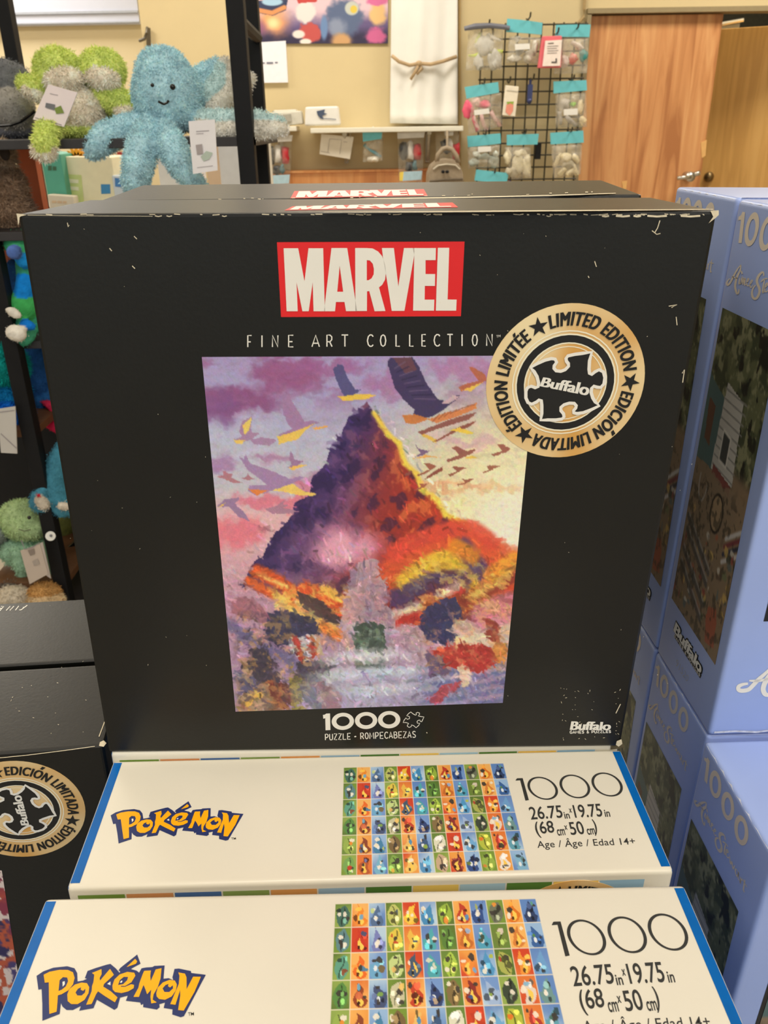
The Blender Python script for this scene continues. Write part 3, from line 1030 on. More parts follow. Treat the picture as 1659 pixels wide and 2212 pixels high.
_k = crop(6.636, 690, 1530)
cnt = [fill(_k([(50, 92), (75, 88), (100, 72), (152, 70), (158, 308), (88, 312), (84, 140), (56, 146)]))]
for c, R, T, c2, R2, T2 in [((336, 184), (160, -4), (0, -123), (338, 183), (95, -3), (0, -70)), ((669, 172), (160, -4), (-2, -122), (670, 171), (95, -3), (-1, -69)), ((999, 160), (160, -4), (-2, -124), (999, 158), (93, -3), (-1, -70))]:
    cnt.append(ring2(c, R, T, c2, R2, T2))
cnt = [(np.array(_k(v)), f) if i else (v, f) for i, (v, f) in enumerate(cnt)]
cnt.append(stroke_word('PUZZLE', _k([(80, 368), (445, 354), (445, 440), (82, 452)]), 2.0, .38))
cnt.append(disc2(_k([(514, 402)])[0], (2.4, -.3), (0, 1.5), 12))
cnt.append(stroke_word('ROMPECABEZAS', _k([(585, 350), (1380, 325), (1382, 415), (588, 438)]), 2.0, .36))
icon = _k([(1310, 50), (1340, 75), (1375, 95), (1390, 90), (1385, 65), (1405, 55), (1435, 65), (1435, 85), (1415, 105), (1450, 115), (1498, 122), (1480, 160), (1465, 190), (1445, 185), (1440, 165), (1415, 170), (1397, 190), (1405, 210), (1440, 212), (1420, 245), (1385, 275), (1350, 245), (1320, 235),
           (1315, 260), (1285, 270), (1260, 255), (1260, 240), (1280, 215), (1240, 200), (1200, 202), (1215, 165), (1240, 135), (1260, 155), (1290, 145), (1292, 120), (1275, 110), (1250, 105), (1280, 70)])
cnt.append(ribbon(icon, 1.5, closed=True))
printed('piece_count_lettering', join2(cnt), pA, .0002, INKW, rootA)
_b = crop(11.85, 1220, 1540)
printed('maker_lettering', join2([fatword('Buffalo', _b([(135, 205), (1180, 225), (1178, 435), (125, 430)]), .05, .01, .12, 1.0), stroke_word('GAMES & PUZZLES', _b([(130, 450), (1180, 440), (1180, 500), (128, 522)]), 1.6, .3)]), pA, .0002, INKW, rootA)

# scuffs and torn corners of the card, with painted edge highlights
scuffs_highlights = [fill([(36, 461), (48, 462), (58, 464), (46, 467), (43, 469), (42, 480), (40, 486), (38, 470)]),
        fill([(1534, 455), (1552, 454), (1552, 464), (1546, 470), (1530, 482), (1540, 468)]), fill([(1332, 1600), (1342, 1596), (1344, 1606), (1336, 1612), (1330, 1608)]),
        ribbon([(60, 464.5), (150, 466), (260, 466.5), (330, 467)], .9)]  # last ribbon: thin painted highlight along the top edge
rw = random.Random(5)
for _ in range(60):
    x = rw.uniform(640, 1520) if rw.random() < .75 else rw.uniform(60, 640)
    scuffs_highlights.append(ribbon([(x, 462 + rw.uniform(0, 2.5)), (x + rw.uniform(3, 16), 462 + rw.uniform(0, 2.5))], rw.uniform(1, 2.6)))
for x0, x1 in [(1300, 1315), (1330, 1360), (1368, 1384), (1398, 1440), (1470, 1512), (1180, 1190), (335, 350), (360, 372), (480, 490)]:
    scuffs_highlights.append(ribbon([(x0, 466), ((x0 + x1) / 2, 467.5), (x1, 466)], 4 if x0 > 1250 else 2))
for pts in [[(146, 481), (148, 490), (150, 486)], [(237, 536), (242, 542)], [(286, 574), (292, 580)], [(290, 510), (296, 516)], [(1425, 476), (1420, 492), (1414, 502)], [(1408, 498), (1418, 506), (1426, 504)], [(1444, 661), (1462, 658), (1450, 664)], [(1460, 684), (1462, 702)], [(1473, 806), (1478, 798), (1474, 826)],
            [(1284, 564), (1288, 576)], [(1270, 596), (1272, 600)], [(921, 1581), (923, 1583)], [(1340, 1520), (1330, 1540)]]:
    scuffs_highlights.append(ribbon(pts, 1.8))
scuffs_highlights.append(specks(pA, 60, (90, 1500), (480, 1590), 1.0, 4.0, 3))
scuffs_highlights.append(specks(pA, 40, (1210, 1345), (1480, 1606), 1.5, 6, 4))
marks_into(lidA, join2(scuffs_highlights), pA, .00035, PAPER)
tw_ = [ribbon([(700, 459.5), (900, 459), (1100, 457.5), (1300, 456), (1540, 453.5)], [.6, 1.6, 2.4, 2, 1])]  # long edge line: painted highlight together with scuffed card
marks_into(lidA, join2(tw_), topA, .0003, PAPER)

# ================================================================== 2. the black box behind it
zb2 = -.3311
rollB = 0.012
fB = [tw(p) for p in [(-.1500, .4640, -.0375), (.1420, .4760, -.0330), (.1445, .4740, zb2), (-.1490, .4620, zb2)]]
yB = .036
dB = G @ np.array([-math.sin(yB), math.cos(yB), 0]) * .087
bB = np.array(fB) + dB
for k in (0, 1):
    bB[k] = np.array(fB[k]) + G @ np.array([-math.sin(yB), math.cos(yB), 0]) * .089 + G @ np.array([.003, 0, .0022])
rootB = thing('puzzle_box', 'black puzzle box right behind the large black one, only its worn top showing', 'puzzle box', (fB[2] + fB[3] + bB[2] + bB[3]) / 4, yaw_axes(yB))
lidB = obj('carton', *hexa(fB, bB), BLACK, rootB, bevel=.0016)
topB = Plane(np.array(fB[0]), np.cross(np.array(fB[1]) - fB[0], bB[0] - np.array(fB[0])))
marvel(topB, _t([(182, 72), (1285, 55), (1318, 112), (148, 135)]), rootB)
wv = [ribbon([(596, 434.5), (800, 431), (1000, 428), (1180, 424), (1330, 419)], [.5, 2, 2.6, 2, 1.2])]
for _ in range(25):
    x = rw.uniform(420, 1320)
    y = 436 - (x - 420) * .0185 - rw.uniform(1, 5)
    wv.append(ribbon([(x, y), (x + rw.uniform(2, 8), y + rw.uniform(-.5, .5))], rw.uniform(.8, 1.8)))
marks_into(lidB, join2(wv), topB, .0004, PAPER)

# ================================================================== 3. two black boxes on the left, lower down
aD = .115


def left_black(o_fr, dep, label):
    """black carton given by its front-right top corner (table frame)"""
    w, h = .30, .2907
    ax = np.array([math.cos(aD), math.sin(aD), 0])
    o = np.array(o_fr) - ax * w - np.array([0, 0, h])
    f = BoxFrame(o, aD, w, dep, h)
    r = f.root('puzzle_box', label, 'puzzle box')
    lid = obj('carton', *f.hexa(), BLACK, r, bevel=.0022, seg=3)
    return f, r, lid


fD, rootD, lidD = left_black((-.1612, .3766, -.3311), .083, 'low black puzzle box with a cut-off gold sticker at the left edge')
fC, rootC, lidC = left_black((-.1712, .4640, -.3311), .083, 'black puzzle box second in the low left row, white capitals on top')
pD = fD.front()
cD = local_circle(pD, [(42, 1750), (190, 1752), (46, 1648)])
add_sticker(pD, cD, rootD, rot=math.radians(112))
ARTD = [(-700, 1830), (3, 1876), (74, 2212), (-640, 2420)]
dq = [(-520, 1840), (4, 1880), (75, 2330), (-400, 2480)]
Ad = Canvas(dq, 150, 130)
Ad.c[:] = (70, 60, 120)
nn = fbm(Ad.X * .02, Ad.Y * .02, 5, 5)
Ad.put(sstep(.45, .6, nn) * .9, (150, 50, 70))
Ad.put(sstep(.53, .62, fbm(Ad.X * .03, Ad.Y * .03, 15, 5)) * sstep(1900, 1960, Ad.Y), (196, 90, 60))
Ad.put(sstep(.58, .62, fbm(Ad.X * .05, Ad.Y * .05, 25, 4)), (232, 214, 206))
Ad.put(sstep(.58, .66, fbm(Ad.X * .025, Ad.Y * .035, 35, 4)), (44, 36, 90))
Ad.mesh('printed_artwork', pD, .0002, ART, rootD, 'purple and red painted picture')
tC = fC.top()
nC = []
_q = crop(3.815, 0, 860)
# upside-down capitals on the top
for ch, q in [('F', [(178, 1745), (160, 1748), (205, 1712), (228, 1708)]), ('I', [(132, 1750), (122, 1750), (150, 1714), (160, 1714)]), ('N', [(84, 1752), (48, 1752), (82, 1716), (118, 1716)]), ('E', [(2, 1754), (-26, 1754), (8, 1718), (34, 1718)])]:
    qq = _q(q)
    nC.append(stroke_letter(ch, [qq[0], qq[1], qq[2], qq[3]], 1.7))
printed('title_lettering', join2(nC), tC, .0002, INKW, rootC)
wd = [fill([(216, 1604), (224, 1600), (230, 1606), (224, 1614), (214, 1612)]), ribbon([(214, 1592), (220, 1576), (226, 1560)], 2.0), ribbon([(0, 1638), (60, 1632), (140, 1622), (205, 1613)], 1.2)]
wd.append(specks(fD.top(), 14, (20, 200), (1450, 1600), 1.5, 6, 9))
marks_into(lidD, join2(wd), fD.top(), .0003, PAPER)

# ================================================================== 4. three white boxes in steps
DW, HW = .0885, .2855


def white_box(bl, a, label):
    """white carton from its back-left top corner (table frame)"""
    bk = np.array([-math.sin(a), math.cos(a), 0])
    o = np.array(bl) - bk * DW - np.array([0, 0, HW])
    f = BoxFrame(o, a, .300, DW, HW)
    r = thing('puzzle_box', label, 'puzzle box', f.p(0, DW, HW), f.ax, 'white puzzle boxes')
    V, Fc = f.hexa()
    lid = obj('carton', V, Fc, [WHITEC, BLUEEDGE], r, bevel=.0028, seg=4)
    me = lid.data
    idx = [1 if abs((me.polygons[i].normal).x) > .75 else 0 for i in range(len(me.polygons))]
    me.polygons.foreach_set('material_index', idx)
    me.polygons.foreach_set('use_smooth', [True] * len(me.polygons))
    return f, r


def blank_side():
    pass


w2f, W2 = white_box((-.1543, .3702, -.3362), .0385, 'white puzzle box in the middle step with yellow lettering and a grid of tiny pictures')
w1f, W1 = white_box((-.1589, .4590, -.3313), .0385, 'white puzzle box that the large black box stands on, only its rim showing')
p2 = w2f.top()

# printed ends: blue wraps a little onto the top
for nm, x0, x1 in (('blue_end_strip', 0.0012, .0058), ('blue_end_strip', .2942, .2988)):
    q = [w2f.p(x0, DW - .0022, HW + .00012), w2f.p(x1 if x0 < .1 else x1, DW - .0022, HW + .00012), w2f.p(x1 if x0 < .1 else x1, .0028, HW + .00012), w2f.p(x0, .0028, HW + .00012)]
    obj(nm, q, [[0, 1, 2, 3]], BLUEEDGE, W2)

_p = crop(5.53, 230, 1710)
LOGO = _p([(50, 285), (110, 250), (200, 222), (330, 210), (400, 225), (430, 262), (440, 325), (490, 318), (525, 305), (505, 300), (525, 245), (600, 222), (705, 195), (735, 190), (790, 225), (828, 258), (830, 245), (815, 240), (830, 220), (980, 117), (1018, 187), (930, 228), (985, 240), (1010, 255), (1030, 222), (1075, 215), (1130, 212), (1150, 203), (1245, 199),
           (1243, 300), (1290, 295), (1335, 310), (1325, 290), (1340, 225), (1380, 222), (1495, 240), (1500, 255), (1637, 268), (1455, 580), (1425, 588), (1345, 568), (1345, 530), (1262, 520), (1270, 480), (1220, 492), (1225, 515), (1200, 532), (1070, 515), (1070, 490), (1050, 500), (1040, 480), (905, 468), (920, 430), (850, 445), (832, 520), (805, 537), (635, 462),
           (610, 525), (478, 545), (490, 510), (420, 540), (360, 540), (320, 515), (303, 490), (300, 570), (145, 622), (130, 500), (110, 385), (80, 390)])
lg = printed('logo_backing', fill(LOGO), p2, .00012, NAVY, W2, 'navy outline of the wordmark')
Yl = [fill(_p([(117, 278), (170, 255), (260, 240), (340, 240), (390, 258), (410, 300), (400, 350), (360, 395), (300, 425), (268, 432), (270, 480), (270, 555), (205, 572), (190, 470), (172, 335), (135, 338)]), [_p([(272, 318), (300, 295), (340, 298), (352, 325), (335, 365), (300, 390), (270, 400)])]),
      fill(_p([(355, 425), (370, 385), (420, 350), (480, 335), (530, 340), (555, 370), (552, 415), (520, 465), (460, 497), (400, 497), (365, 475)]), [_p([(430, 410), (450, 382), (480, 370), (475, 388), (500, 398), (520, 380), (520, 410), (490, 433), (450, 433)])]),
      fill(_p([(568, 262), (655, 232), (660, 270), (645, 300), (650, 320), (735, 230), (776, 275), (690, 345), (685, 365), (760, 400), (826, 445), (805, 482), (700, 432), (640, 400), (625, 420), (590, 495), (540, 502), (580, 400), (580, 360), (590, 330), (592, 275)])),
      fill(_p([(770, 355), (785, 310), (830, 272), (900, 252), (965, 258), (978, 280), (945, 330), (890, 358), (850, 358), (850, 365), (890, 365), (945, 345), (972, 350), (970, 375), (920, 400), (860, 412), (800, 405), (775, 385)]), [_p([(822, 352), (835, 315), (870, 290), (910, 290), (905, 315), (870, 345)])]),
      fill(_p([(890, 215), (965, 152), (985, 172), (975, 190)])),
      fill(_p([(1058, 243), (1120, 240), (1117, 280), (1125, 320), (1165, 232), (1218, 222), (1215, 300), (1195, 365), (1160, 420), (1155, 460), (1195, 480), (1145, 488), (1133, 440), (1135, 385), (1100, 420), (1080, 380), (1060, 350), (1040, 400), (1025, 440), (975, 440), (1015, 370), (1020, 340), (1045, 270)])),
      fill(_p([(1185, 410), (1195, 370), (1240, 330), (1300, 310), (1350, 315), (1372, 345), (1365, 390), (1330, 435), (1270, 460), (1215, 455), (1190, 435)]), [_p([(1240, 375), (1265, 350), (1295, 340), (1290, 358), (1310, 368), (1335, 350), (1338, 375), (1305, 402), (1260, 402)])]),
      fill(_p([(1378, 253), (1440, 262), (1458, 290), (1465, 380), (1520, 285), (1592, 285), (1540, 400), (1450, 540), (1398, 536), (1410, 430), (1405, 385), (1370, 497), (1322, 492), (1345, 440), (1390, 340), (1392, 280)]))]
printed('logo_lettering', join2(Yl), p2, .00026, YEL, lg)
printed('logo_counters', join2([fill(_p([(300, 330), (320, 326), (324, 348), (306, 368)])), fill(_p([(720, 344), (748, 326), (752, 354)])), fill(_p([(838, 332), (850, 318), (862, 320), (852, 336)]))]), p2, .00026, INKW, lg)

# text block at the right
_n = crop(4.046, 1090, 1500)
blk = [fill(_n([(95, 755), (108, 735), (158, 733), (212, 925), (182, 930), (136, 752)]))]
for c, R, T, k in [((333, 822), (132, 12), (-22, -100), .83), ((614, 806), (133, 12), (-20, -103), .83), ((896, 789), (136, 15), (-20, -104), .83)]:
    V, Fc = ring2(c, R, T, R2=np.array(R) * .83, T2=np.array(T) * .89)
    blk.append((np.array(_n(V)), Fc))
for s, q, bd in [('26.75', [(205, 985), (492, 968), (512, 1080), (232, 1098)], .011), ('in', [(513, 1030), (560, 1028), (574, 1086), (527, 1088)], .016), ('x', [(560, 1000), (584, 998), (591, 1034), (567, 1036)], .016), ('19.75', [(590, 968), (835, 955), (860, 1070), (618, 1082)], .011), ('in', [(866, 1010), (912, 1008), (926, 1070), (880, 1072)], .016),
                 ('(68', [(250, 1116), (418, 1103), (446, 1240), (290, 1258)], .011), ('cm', [(452, 1182), (520, 1176), (534, 1232), (466, 1238)], .016), ('x', [(518, 1148), (545, 1146), (552, 1184), (525, 1186)], .016), ('50', [(553, 1118), (672, 1108), (706, 1222), (582, 1232)], .011), ('cm', [(713, 1176), (782, 1170), (797, 1224), (728, 1230)], .016),
                 (')', [(760, 1094), (790, 1092), (820, 1232), (790, 1238)], .011)]:
    blk.append(word(s, _n(q), bd))
blk.append(word('Age / \u00c2ge / Edad 14+', _n([(278, 1268), (1128, 1238), (1150, 1330), (292, 1362)]), .004, 0, 1.05))
printed('size_lettering', join2(blk), p2, .00015, INKG, W2)
printed('trademark_lettering', word('TM', _p([(1490, 552), (1545, 549), (1547, 574), (1494, 577)]), .01), p2, .00015, INKK, W2)

# grid of small pictures: plain coloured cells, each with an abstract leaf, flame or drop
GRIDQ = [(742.5, 1658.4), (1087.4, 1649), (1143.9, 1879.8), (736.4, 1891.8)]
greens = [(92, 120, 52), (120, 150, 60), (146, 170, 84), (104, 134, 60)]
oranges = [(234, 160, 76), (240, 180, 100), (206, 70, 40), (222, 120, 56)]
blues = [(116, 152, 208), (150, 184, 222), (182, 208, 228), (98, 136, 196)]
main = [[(70, 110, 96), (236, 140, 50), (84, 112, 150), (190, 196, 110), (240, 196, 70), (70, 140, 190), (150, 180, 70), (190, 64, 44), (50, 80, 140), (110, 116, 96), (222, 120, 40), (50, 66, 104)],
        [(96, 136, 140), (200, 60, 40), (120, 130, 190), (224, 200, 80), (232, 186, 80), (80, 170, 180), (90, 130, 60), (196, 110, 50), (80, 160, 190), (110, 130, 60), (214, 130, 60), (60, 100, 160)],
        [(96, 160, 136), (232, 110, 40), (110, 170, 210), (196, 214, 140), (70, 90, 110), (76, 164, 176), (170, 200, 80), (236, 140, 60), (80, 150, 200), (170, 176, 90), (236, 150, 60), (110, 160, 210)],
        [(90, 140, 70), (150, 70, 40), (70, 84, 120), (200, 196, 160), (196, 70, 44), (50, 70, 120), (130, 110, 70), (140, 50, 44), (160, 184, 220), (60, 72, 56), (226, 210, 196), (110, 150, 150)],
        [(150, 176, 84), (140, 70, 44), (70, 130, 170), (120, 100, 64), (232, 190, 110), (60, 90, 130), (220, 220, 196), (190, 64, 40), (110, 170, 216), (180, 190, 70), (180, 60, 50), (96, 160, 180)],
        [(120, 166, 90), (180, 90, 50), (120, 180, 210), (130, 170, 80), (240, 200, 110), (86, 150, 200), (196, 170, 140), (110, 40, 40), (50, 80, 140), (150, 180, 80), (236, 226, 214), (130, 180, 210)]]
gc = Canvas(GRIDQ, 276, 168)
S12, T6 = gc.S * 12, gc.T * 6
rg = random.Random(12)
for j in range(6):
    for i in range(12):
        fam = (greens, oranges, blues)[i % 3]
        cell = ((np.floor(np.clip(S12, 0, 11.999)) == i) & (np.floor(np.clip(T6, 0, 5.999)) == j)) * 1.0
        u, v = S12 - i, T6 - j
        base = np.array(fam[rg.randrange(4)])
        b2_ = np.array(fam[rg.randrange(4)])
        gr = sstep(0, 1, (u * rg.uniform(-1, 1) + v + .3 * fbm(u * 4 + i * 7, v * 4 + j * 5, 3, 3)) * .8)
        gc.put(cell, base)
        gc.put(cell * gr, b2_)
        mc = np.array(main[j][i])
        an = rg.uniform(-.6, .6)
        uu, vv = (u - .5) * math.cos(an) + (v - .55) * math.sin(an), -(u - .5) * math.sin(an) + (v - .55) * math.cos(an)
        wv_ = .10 * (fbm(u * 5 + i * 3, v * 5 + j * 9, 8, 3) - .5)
        if i % 3 == 0:      # leaf
            d = np.abs(uu) / .40 + (vv / .50) ** 2 + wv_ * 3
            gc.put(cell * (d < 1), mc)
            gc.put(cell * ((np.abs(uu + .05 * np.sin(vv * 9)) < .035) & (np.abs(vv) < .4)), mc * .55)
            gc.put(cell * (np.hypot(uu - .13, vv - .16) < .11), np.clip(mc * 1.5 + 30, 0, 255))
        elif i % 3 == 1:    # flame
            wd_ = .42 * np.clip((vv + .45) * 1.25, 0, 1) ** .8 * np.clip((.42 - vv) * 5, 0, 1) ** .5
            gc.put(cell * (np.abs(uu + .07 * np.sin(vv * 11 + i)) < wd_ + wv_), mc)
            gc.put(cell * (np.abs(uu + .05 * np.sin(vv * 11 + i)) < (wd_ - .2)), np.array([248, 206, 92]))
            gc.put(cell * (np.hypot(uu + .1, vv - .25) < .08), mc * .4)
        else:               # drop
            rr_ = .40 * np.clip((vv + .46) * 1.5, 0, 1) ** .9
            gc.put(cell * ((np.abs(uu) < np.where(vv < .12, rr_ * .9, np.sqrt(np.clip(.40 ** 2 - (vv - .12) ** 2, 0, 1))) + wv_ * .6)), mc)
            gc.put(cell * (np.hypot(uu + .09, vv - .12) < .10), np.array([226, 234, 240]))
            gc.put(cell * (np.hypot(uu - .1, vv - .28) < .09), mc * .5)
for j in range(6):
    for i in range(12):
        cell = ((np.floor(np.clip(S12, 0, 11.999)) == i) & (np.floor(np.clip(T6, 0, 5.999)) == j)) * 1.0
        u, v = S12 - i, T6 - j
        for _ in range(4):
            cx_, cy_, rx_, ry_ = rg.uniform(.2, .8), rg.uniform(.2, .85), rg.uniform(.06, .18), rg.uniform(.05, .14)
            col_ = rg.choice([np.array(main[j][i]) * .45, np.clip(np.array(main[j][i]) * 1.3 + 20, 0, 255), np.array((240, 232, 214)), np.array(main[(j + 2) % 6][(i + 1) % 12]), np.array((60, 56, 52))])
            dd = ((u - cx_) / rx_) ** 2 + ((v - cy_) / ry_) ** 2 + 1.4 * (fbm(u * 7 + i * 5, v * 7 + j * 3, 17, 2) - .5)
            gc.put(cell * (dd < 1) * .9, col_)
gl = np.maximum(np.abs(S12 - np.round(S12)) < .018, np.abs(T6 - np.round(T6)) < .022) * 1.0
gc.put(gl * .85, (236, 226, 206))
gc.mesh('picture_grid', p2, .00012, ART, W2, 'grid of tiny coloured pictures')
# scuffs on white lid

# front cover: large coloured cells up to just below the rim
cellc = [(116, 150, 60), (216, 150, 96), (74, 112, 168), (140, 164, 90), (226, 160, 90), (160, 190, 212), (82, 128, 54), (240, 206, 104), (172, 206, 222), (88, 132, 56), (240, 200, 96), (150, 190, 216)]


class _Loc:
    pass


def front_grid(f, parent):
    cs = .02345
    nx, ny = 12, 10
    V, Fc, Cc = [], [], []
    for j in range(ny):
        for i in range(nx):
            x0, x1 = .0045 + i * cs + .0004, .0045 + (i + 1) * cs - .0004
            z1 = HW - .0050 - j * cs
            z0 = z1 - cs + .0008
            k = len(V)
            V += [f.p(x0, -.0002, z1), f.p(x1, -.0002, z1), f.p(x1, -.0002, z0), f.p(x0, -.0002, z0)]
            Fc.append([k, k + 1, k + 2, k + 3])
            Cc += [cellc[(i + 3 * j) % 12]] * 4
    return obj('picture_grid', V, Fc, ART, parent, cols=Cc)


front_grid(w2f, W2)
# foil sticker on the front cover, its crown just under the rim
pf2 = w2f.front()
ux_, uy_ = w2f.ax[0], w2f.ax[2]
add_sticker(pf2, (w2f.p(.2515, 0, HW - .0045 - .034), ux_, uy_, .034), W2, rot=math.radians(-10))

# the frontmost white box: a copy with all its prints
W3 = copy_tree(W2)
z3 = -.3250
a3 = .0290
ax3 = yaw_axes(a3)
M3 = Matrix.Identity(4)
A3 = np.array(ax3).T
o3 = tw((-.1537, .2672, z3))
for i in range(3):
    for j in range(3):
        M3[i][j] = A3[i, j]
    M3[i][3] = o3[i]
for i in range(3):
    M3[i][2] *= .2967 / HW          # this one is a touch taller
W3.matrix_basis = M3
W3['label'] = 'white puzzle box nearest the viewer, lowest step, its lettering cut off'
for ch in W3.children:
    if ch.name.split('.')[0] in ('logo_backing', 'size_lettering', 'trademark_lettering', 'scuff_marks') or (ch.name.startswith('picture_grid') and len(ch.data.vertices) > 2000):
        ch.location.y += .0035
front_grid(w1f, W1)
W1.scale.z = .2904 / HW
# chipped dark patch on the rim under the black box corner
p1f = w1f.front()
marks_into(W1.children[0], fill([(1321, 1602), (1344, 1598), (1348, 1614), (1318, 1618)]), p1f, .0006, mat('chipped_card', (96, 86, 62), rough=.9, var=.3, scale=300))
# ================================================================== 5. periwinkle boxes on the right
aE, WE, DE, HE = .0515, .300, .0865, .2930
oE = np.array([.1968, .3834, -.3275])
fE = BoxFrame(oE, aE, WE, DE, HE)
rootE = thing('puzzle_box', 'upright periwinkle puzzle box at the right edge, upper layer, nearest', 'puzzle box', fE.p(0, 0, 0), fE.ax, 'periwinkle puzzle boxes')
cartE = obj('carton', *fE.hexa(), PERI, rootE, bevel=.003, seg=4, smooth=True)
pE, pEf = fE.left(), fE.front()
PALE = mat('rubbed_edge_highlight', (212, 216, 232), rough=.6, var=.2, scale=300)  # pale edge strips: rubbed card plus a painted highlight of the bevel
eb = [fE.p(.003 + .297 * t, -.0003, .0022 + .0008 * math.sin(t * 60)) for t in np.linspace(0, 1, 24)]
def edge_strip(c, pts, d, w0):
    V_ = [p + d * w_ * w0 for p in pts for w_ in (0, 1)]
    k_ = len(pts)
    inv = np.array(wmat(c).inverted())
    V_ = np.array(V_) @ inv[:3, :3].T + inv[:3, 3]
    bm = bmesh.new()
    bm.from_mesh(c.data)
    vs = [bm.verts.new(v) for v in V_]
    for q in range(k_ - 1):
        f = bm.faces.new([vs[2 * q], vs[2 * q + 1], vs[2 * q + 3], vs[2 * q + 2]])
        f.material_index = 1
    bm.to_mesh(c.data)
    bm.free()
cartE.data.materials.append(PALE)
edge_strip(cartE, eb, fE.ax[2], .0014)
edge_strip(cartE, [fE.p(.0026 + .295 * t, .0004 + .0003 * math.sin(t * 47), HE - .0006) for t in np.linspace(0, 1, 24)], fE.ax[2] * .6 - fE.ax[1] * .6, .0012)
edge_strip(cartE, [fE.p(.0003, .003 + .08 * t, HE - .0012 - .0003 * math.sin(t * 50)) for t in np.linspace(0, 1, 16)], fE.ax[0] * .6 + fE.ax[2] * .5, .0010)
CRW = mat('cream_print', (228, 216, 200), rough=.45, var=.03)
_a = crop(9.22, 1540, 440)
n10 = [fill(_a([(595, 160), (650, 170), (580, 785), (515, 780), (565, 345), (560, 320), (510, 330), (520, 260), (570, 225)]))]
for c, R, T, c2, R2, T2 in [((783, 510), (140, -62), (36, -335), (782, 520), (70, -36), (18, -212)), ((1085, 590), (152, -62), (40, -345), (1084, 600), (76, -36), (20, -218)), ((1420, 680), (168, -66), (44, -365), (1418, 690), (84, -38), (22, -230))]:
    V, Fc = ring2(c, R, T, c2, R2, T2)
    n10.append((np.array(_a(V)), Fc))
printed('piece_count_lettering', join2(n10), pE, .0002, CRW, rootE)
br = lambda pts, w: brush(_a(pts), w / 9.22, 5)
scr = [br([(565, 1215), (500, 1300), (430, 1420), (370, 1540), (330, 1600), (300, 1620), (285, 1590), (300, 1540), (345, 1490)], 36), br([(565, 1215), (550, 1330), (500, 1430), (470, 1520), (450, 1640), (465, 1730), (490, 1790), (520, 1760), (525, 1700)], 42), br([(380, 1450), (430, 1470), (500, 1490)], 26),
       br([(545, 1480), (528, 1590), (560, 1580)], 28), br([(575, 1340), (590, 1400)], 30), br([(590, 1440), (560, 1600), (612, 1470), (602, 1610), (650, 1480), (640, 1620), (672, 1600)], 24), br([(680, 1580), (720, 1520), (715, 1490), (690, 1520), (685, 1610), (710, 1640), (745, 1600)], 22),
       br([(745, 1620), (790, 1550), (790, 1520), (760, 1550), (745, 1640), (770, 1670), (810, 1610)], 22), br([(1020, 1440), (1015, 1380), (990, 1365), (930, 1420), (890, 1500), (890, 1580), (930, 1680), (935, 1760), (900, 1850), (850, 1895), (800, 1860), (785, 1770), (810, 1680), (860, 1620)], 50),
       br([(1040, 1490), (1010, 1650), (1000, 1770), (1030, 1740)], 30), br([(960, 1560), (1030, 1500), (1097, 1490)], 26), br([(1040, 1690), (1090, 1620), (1085, 1580), (1050, 1630), (1045, 1740), (1080, 1750), (1120, 1700)], 26), br([(1130, 1640), (1150, 1800), (1190, 1700), (1210, 1830), (1260, 1690)], 28),
       br([(1340, 1740), (1290, 1730), (1270, 1810), (1300, 1870), (1340, 1800), (1350, 1720), (1340, 1880), (1370, 1870)], 28), br([(1400, 1760), (1390, 1920), (1410, 1800), (1450, 1780)], 28), br([(1510, 1680), (1470, 1960), (1500, 1960)], 30), br([(1440, 1740), (1560, 1780)], 26)]
printed('artist_lettering', join2(scr), pE, .0002, CRW, rootE)


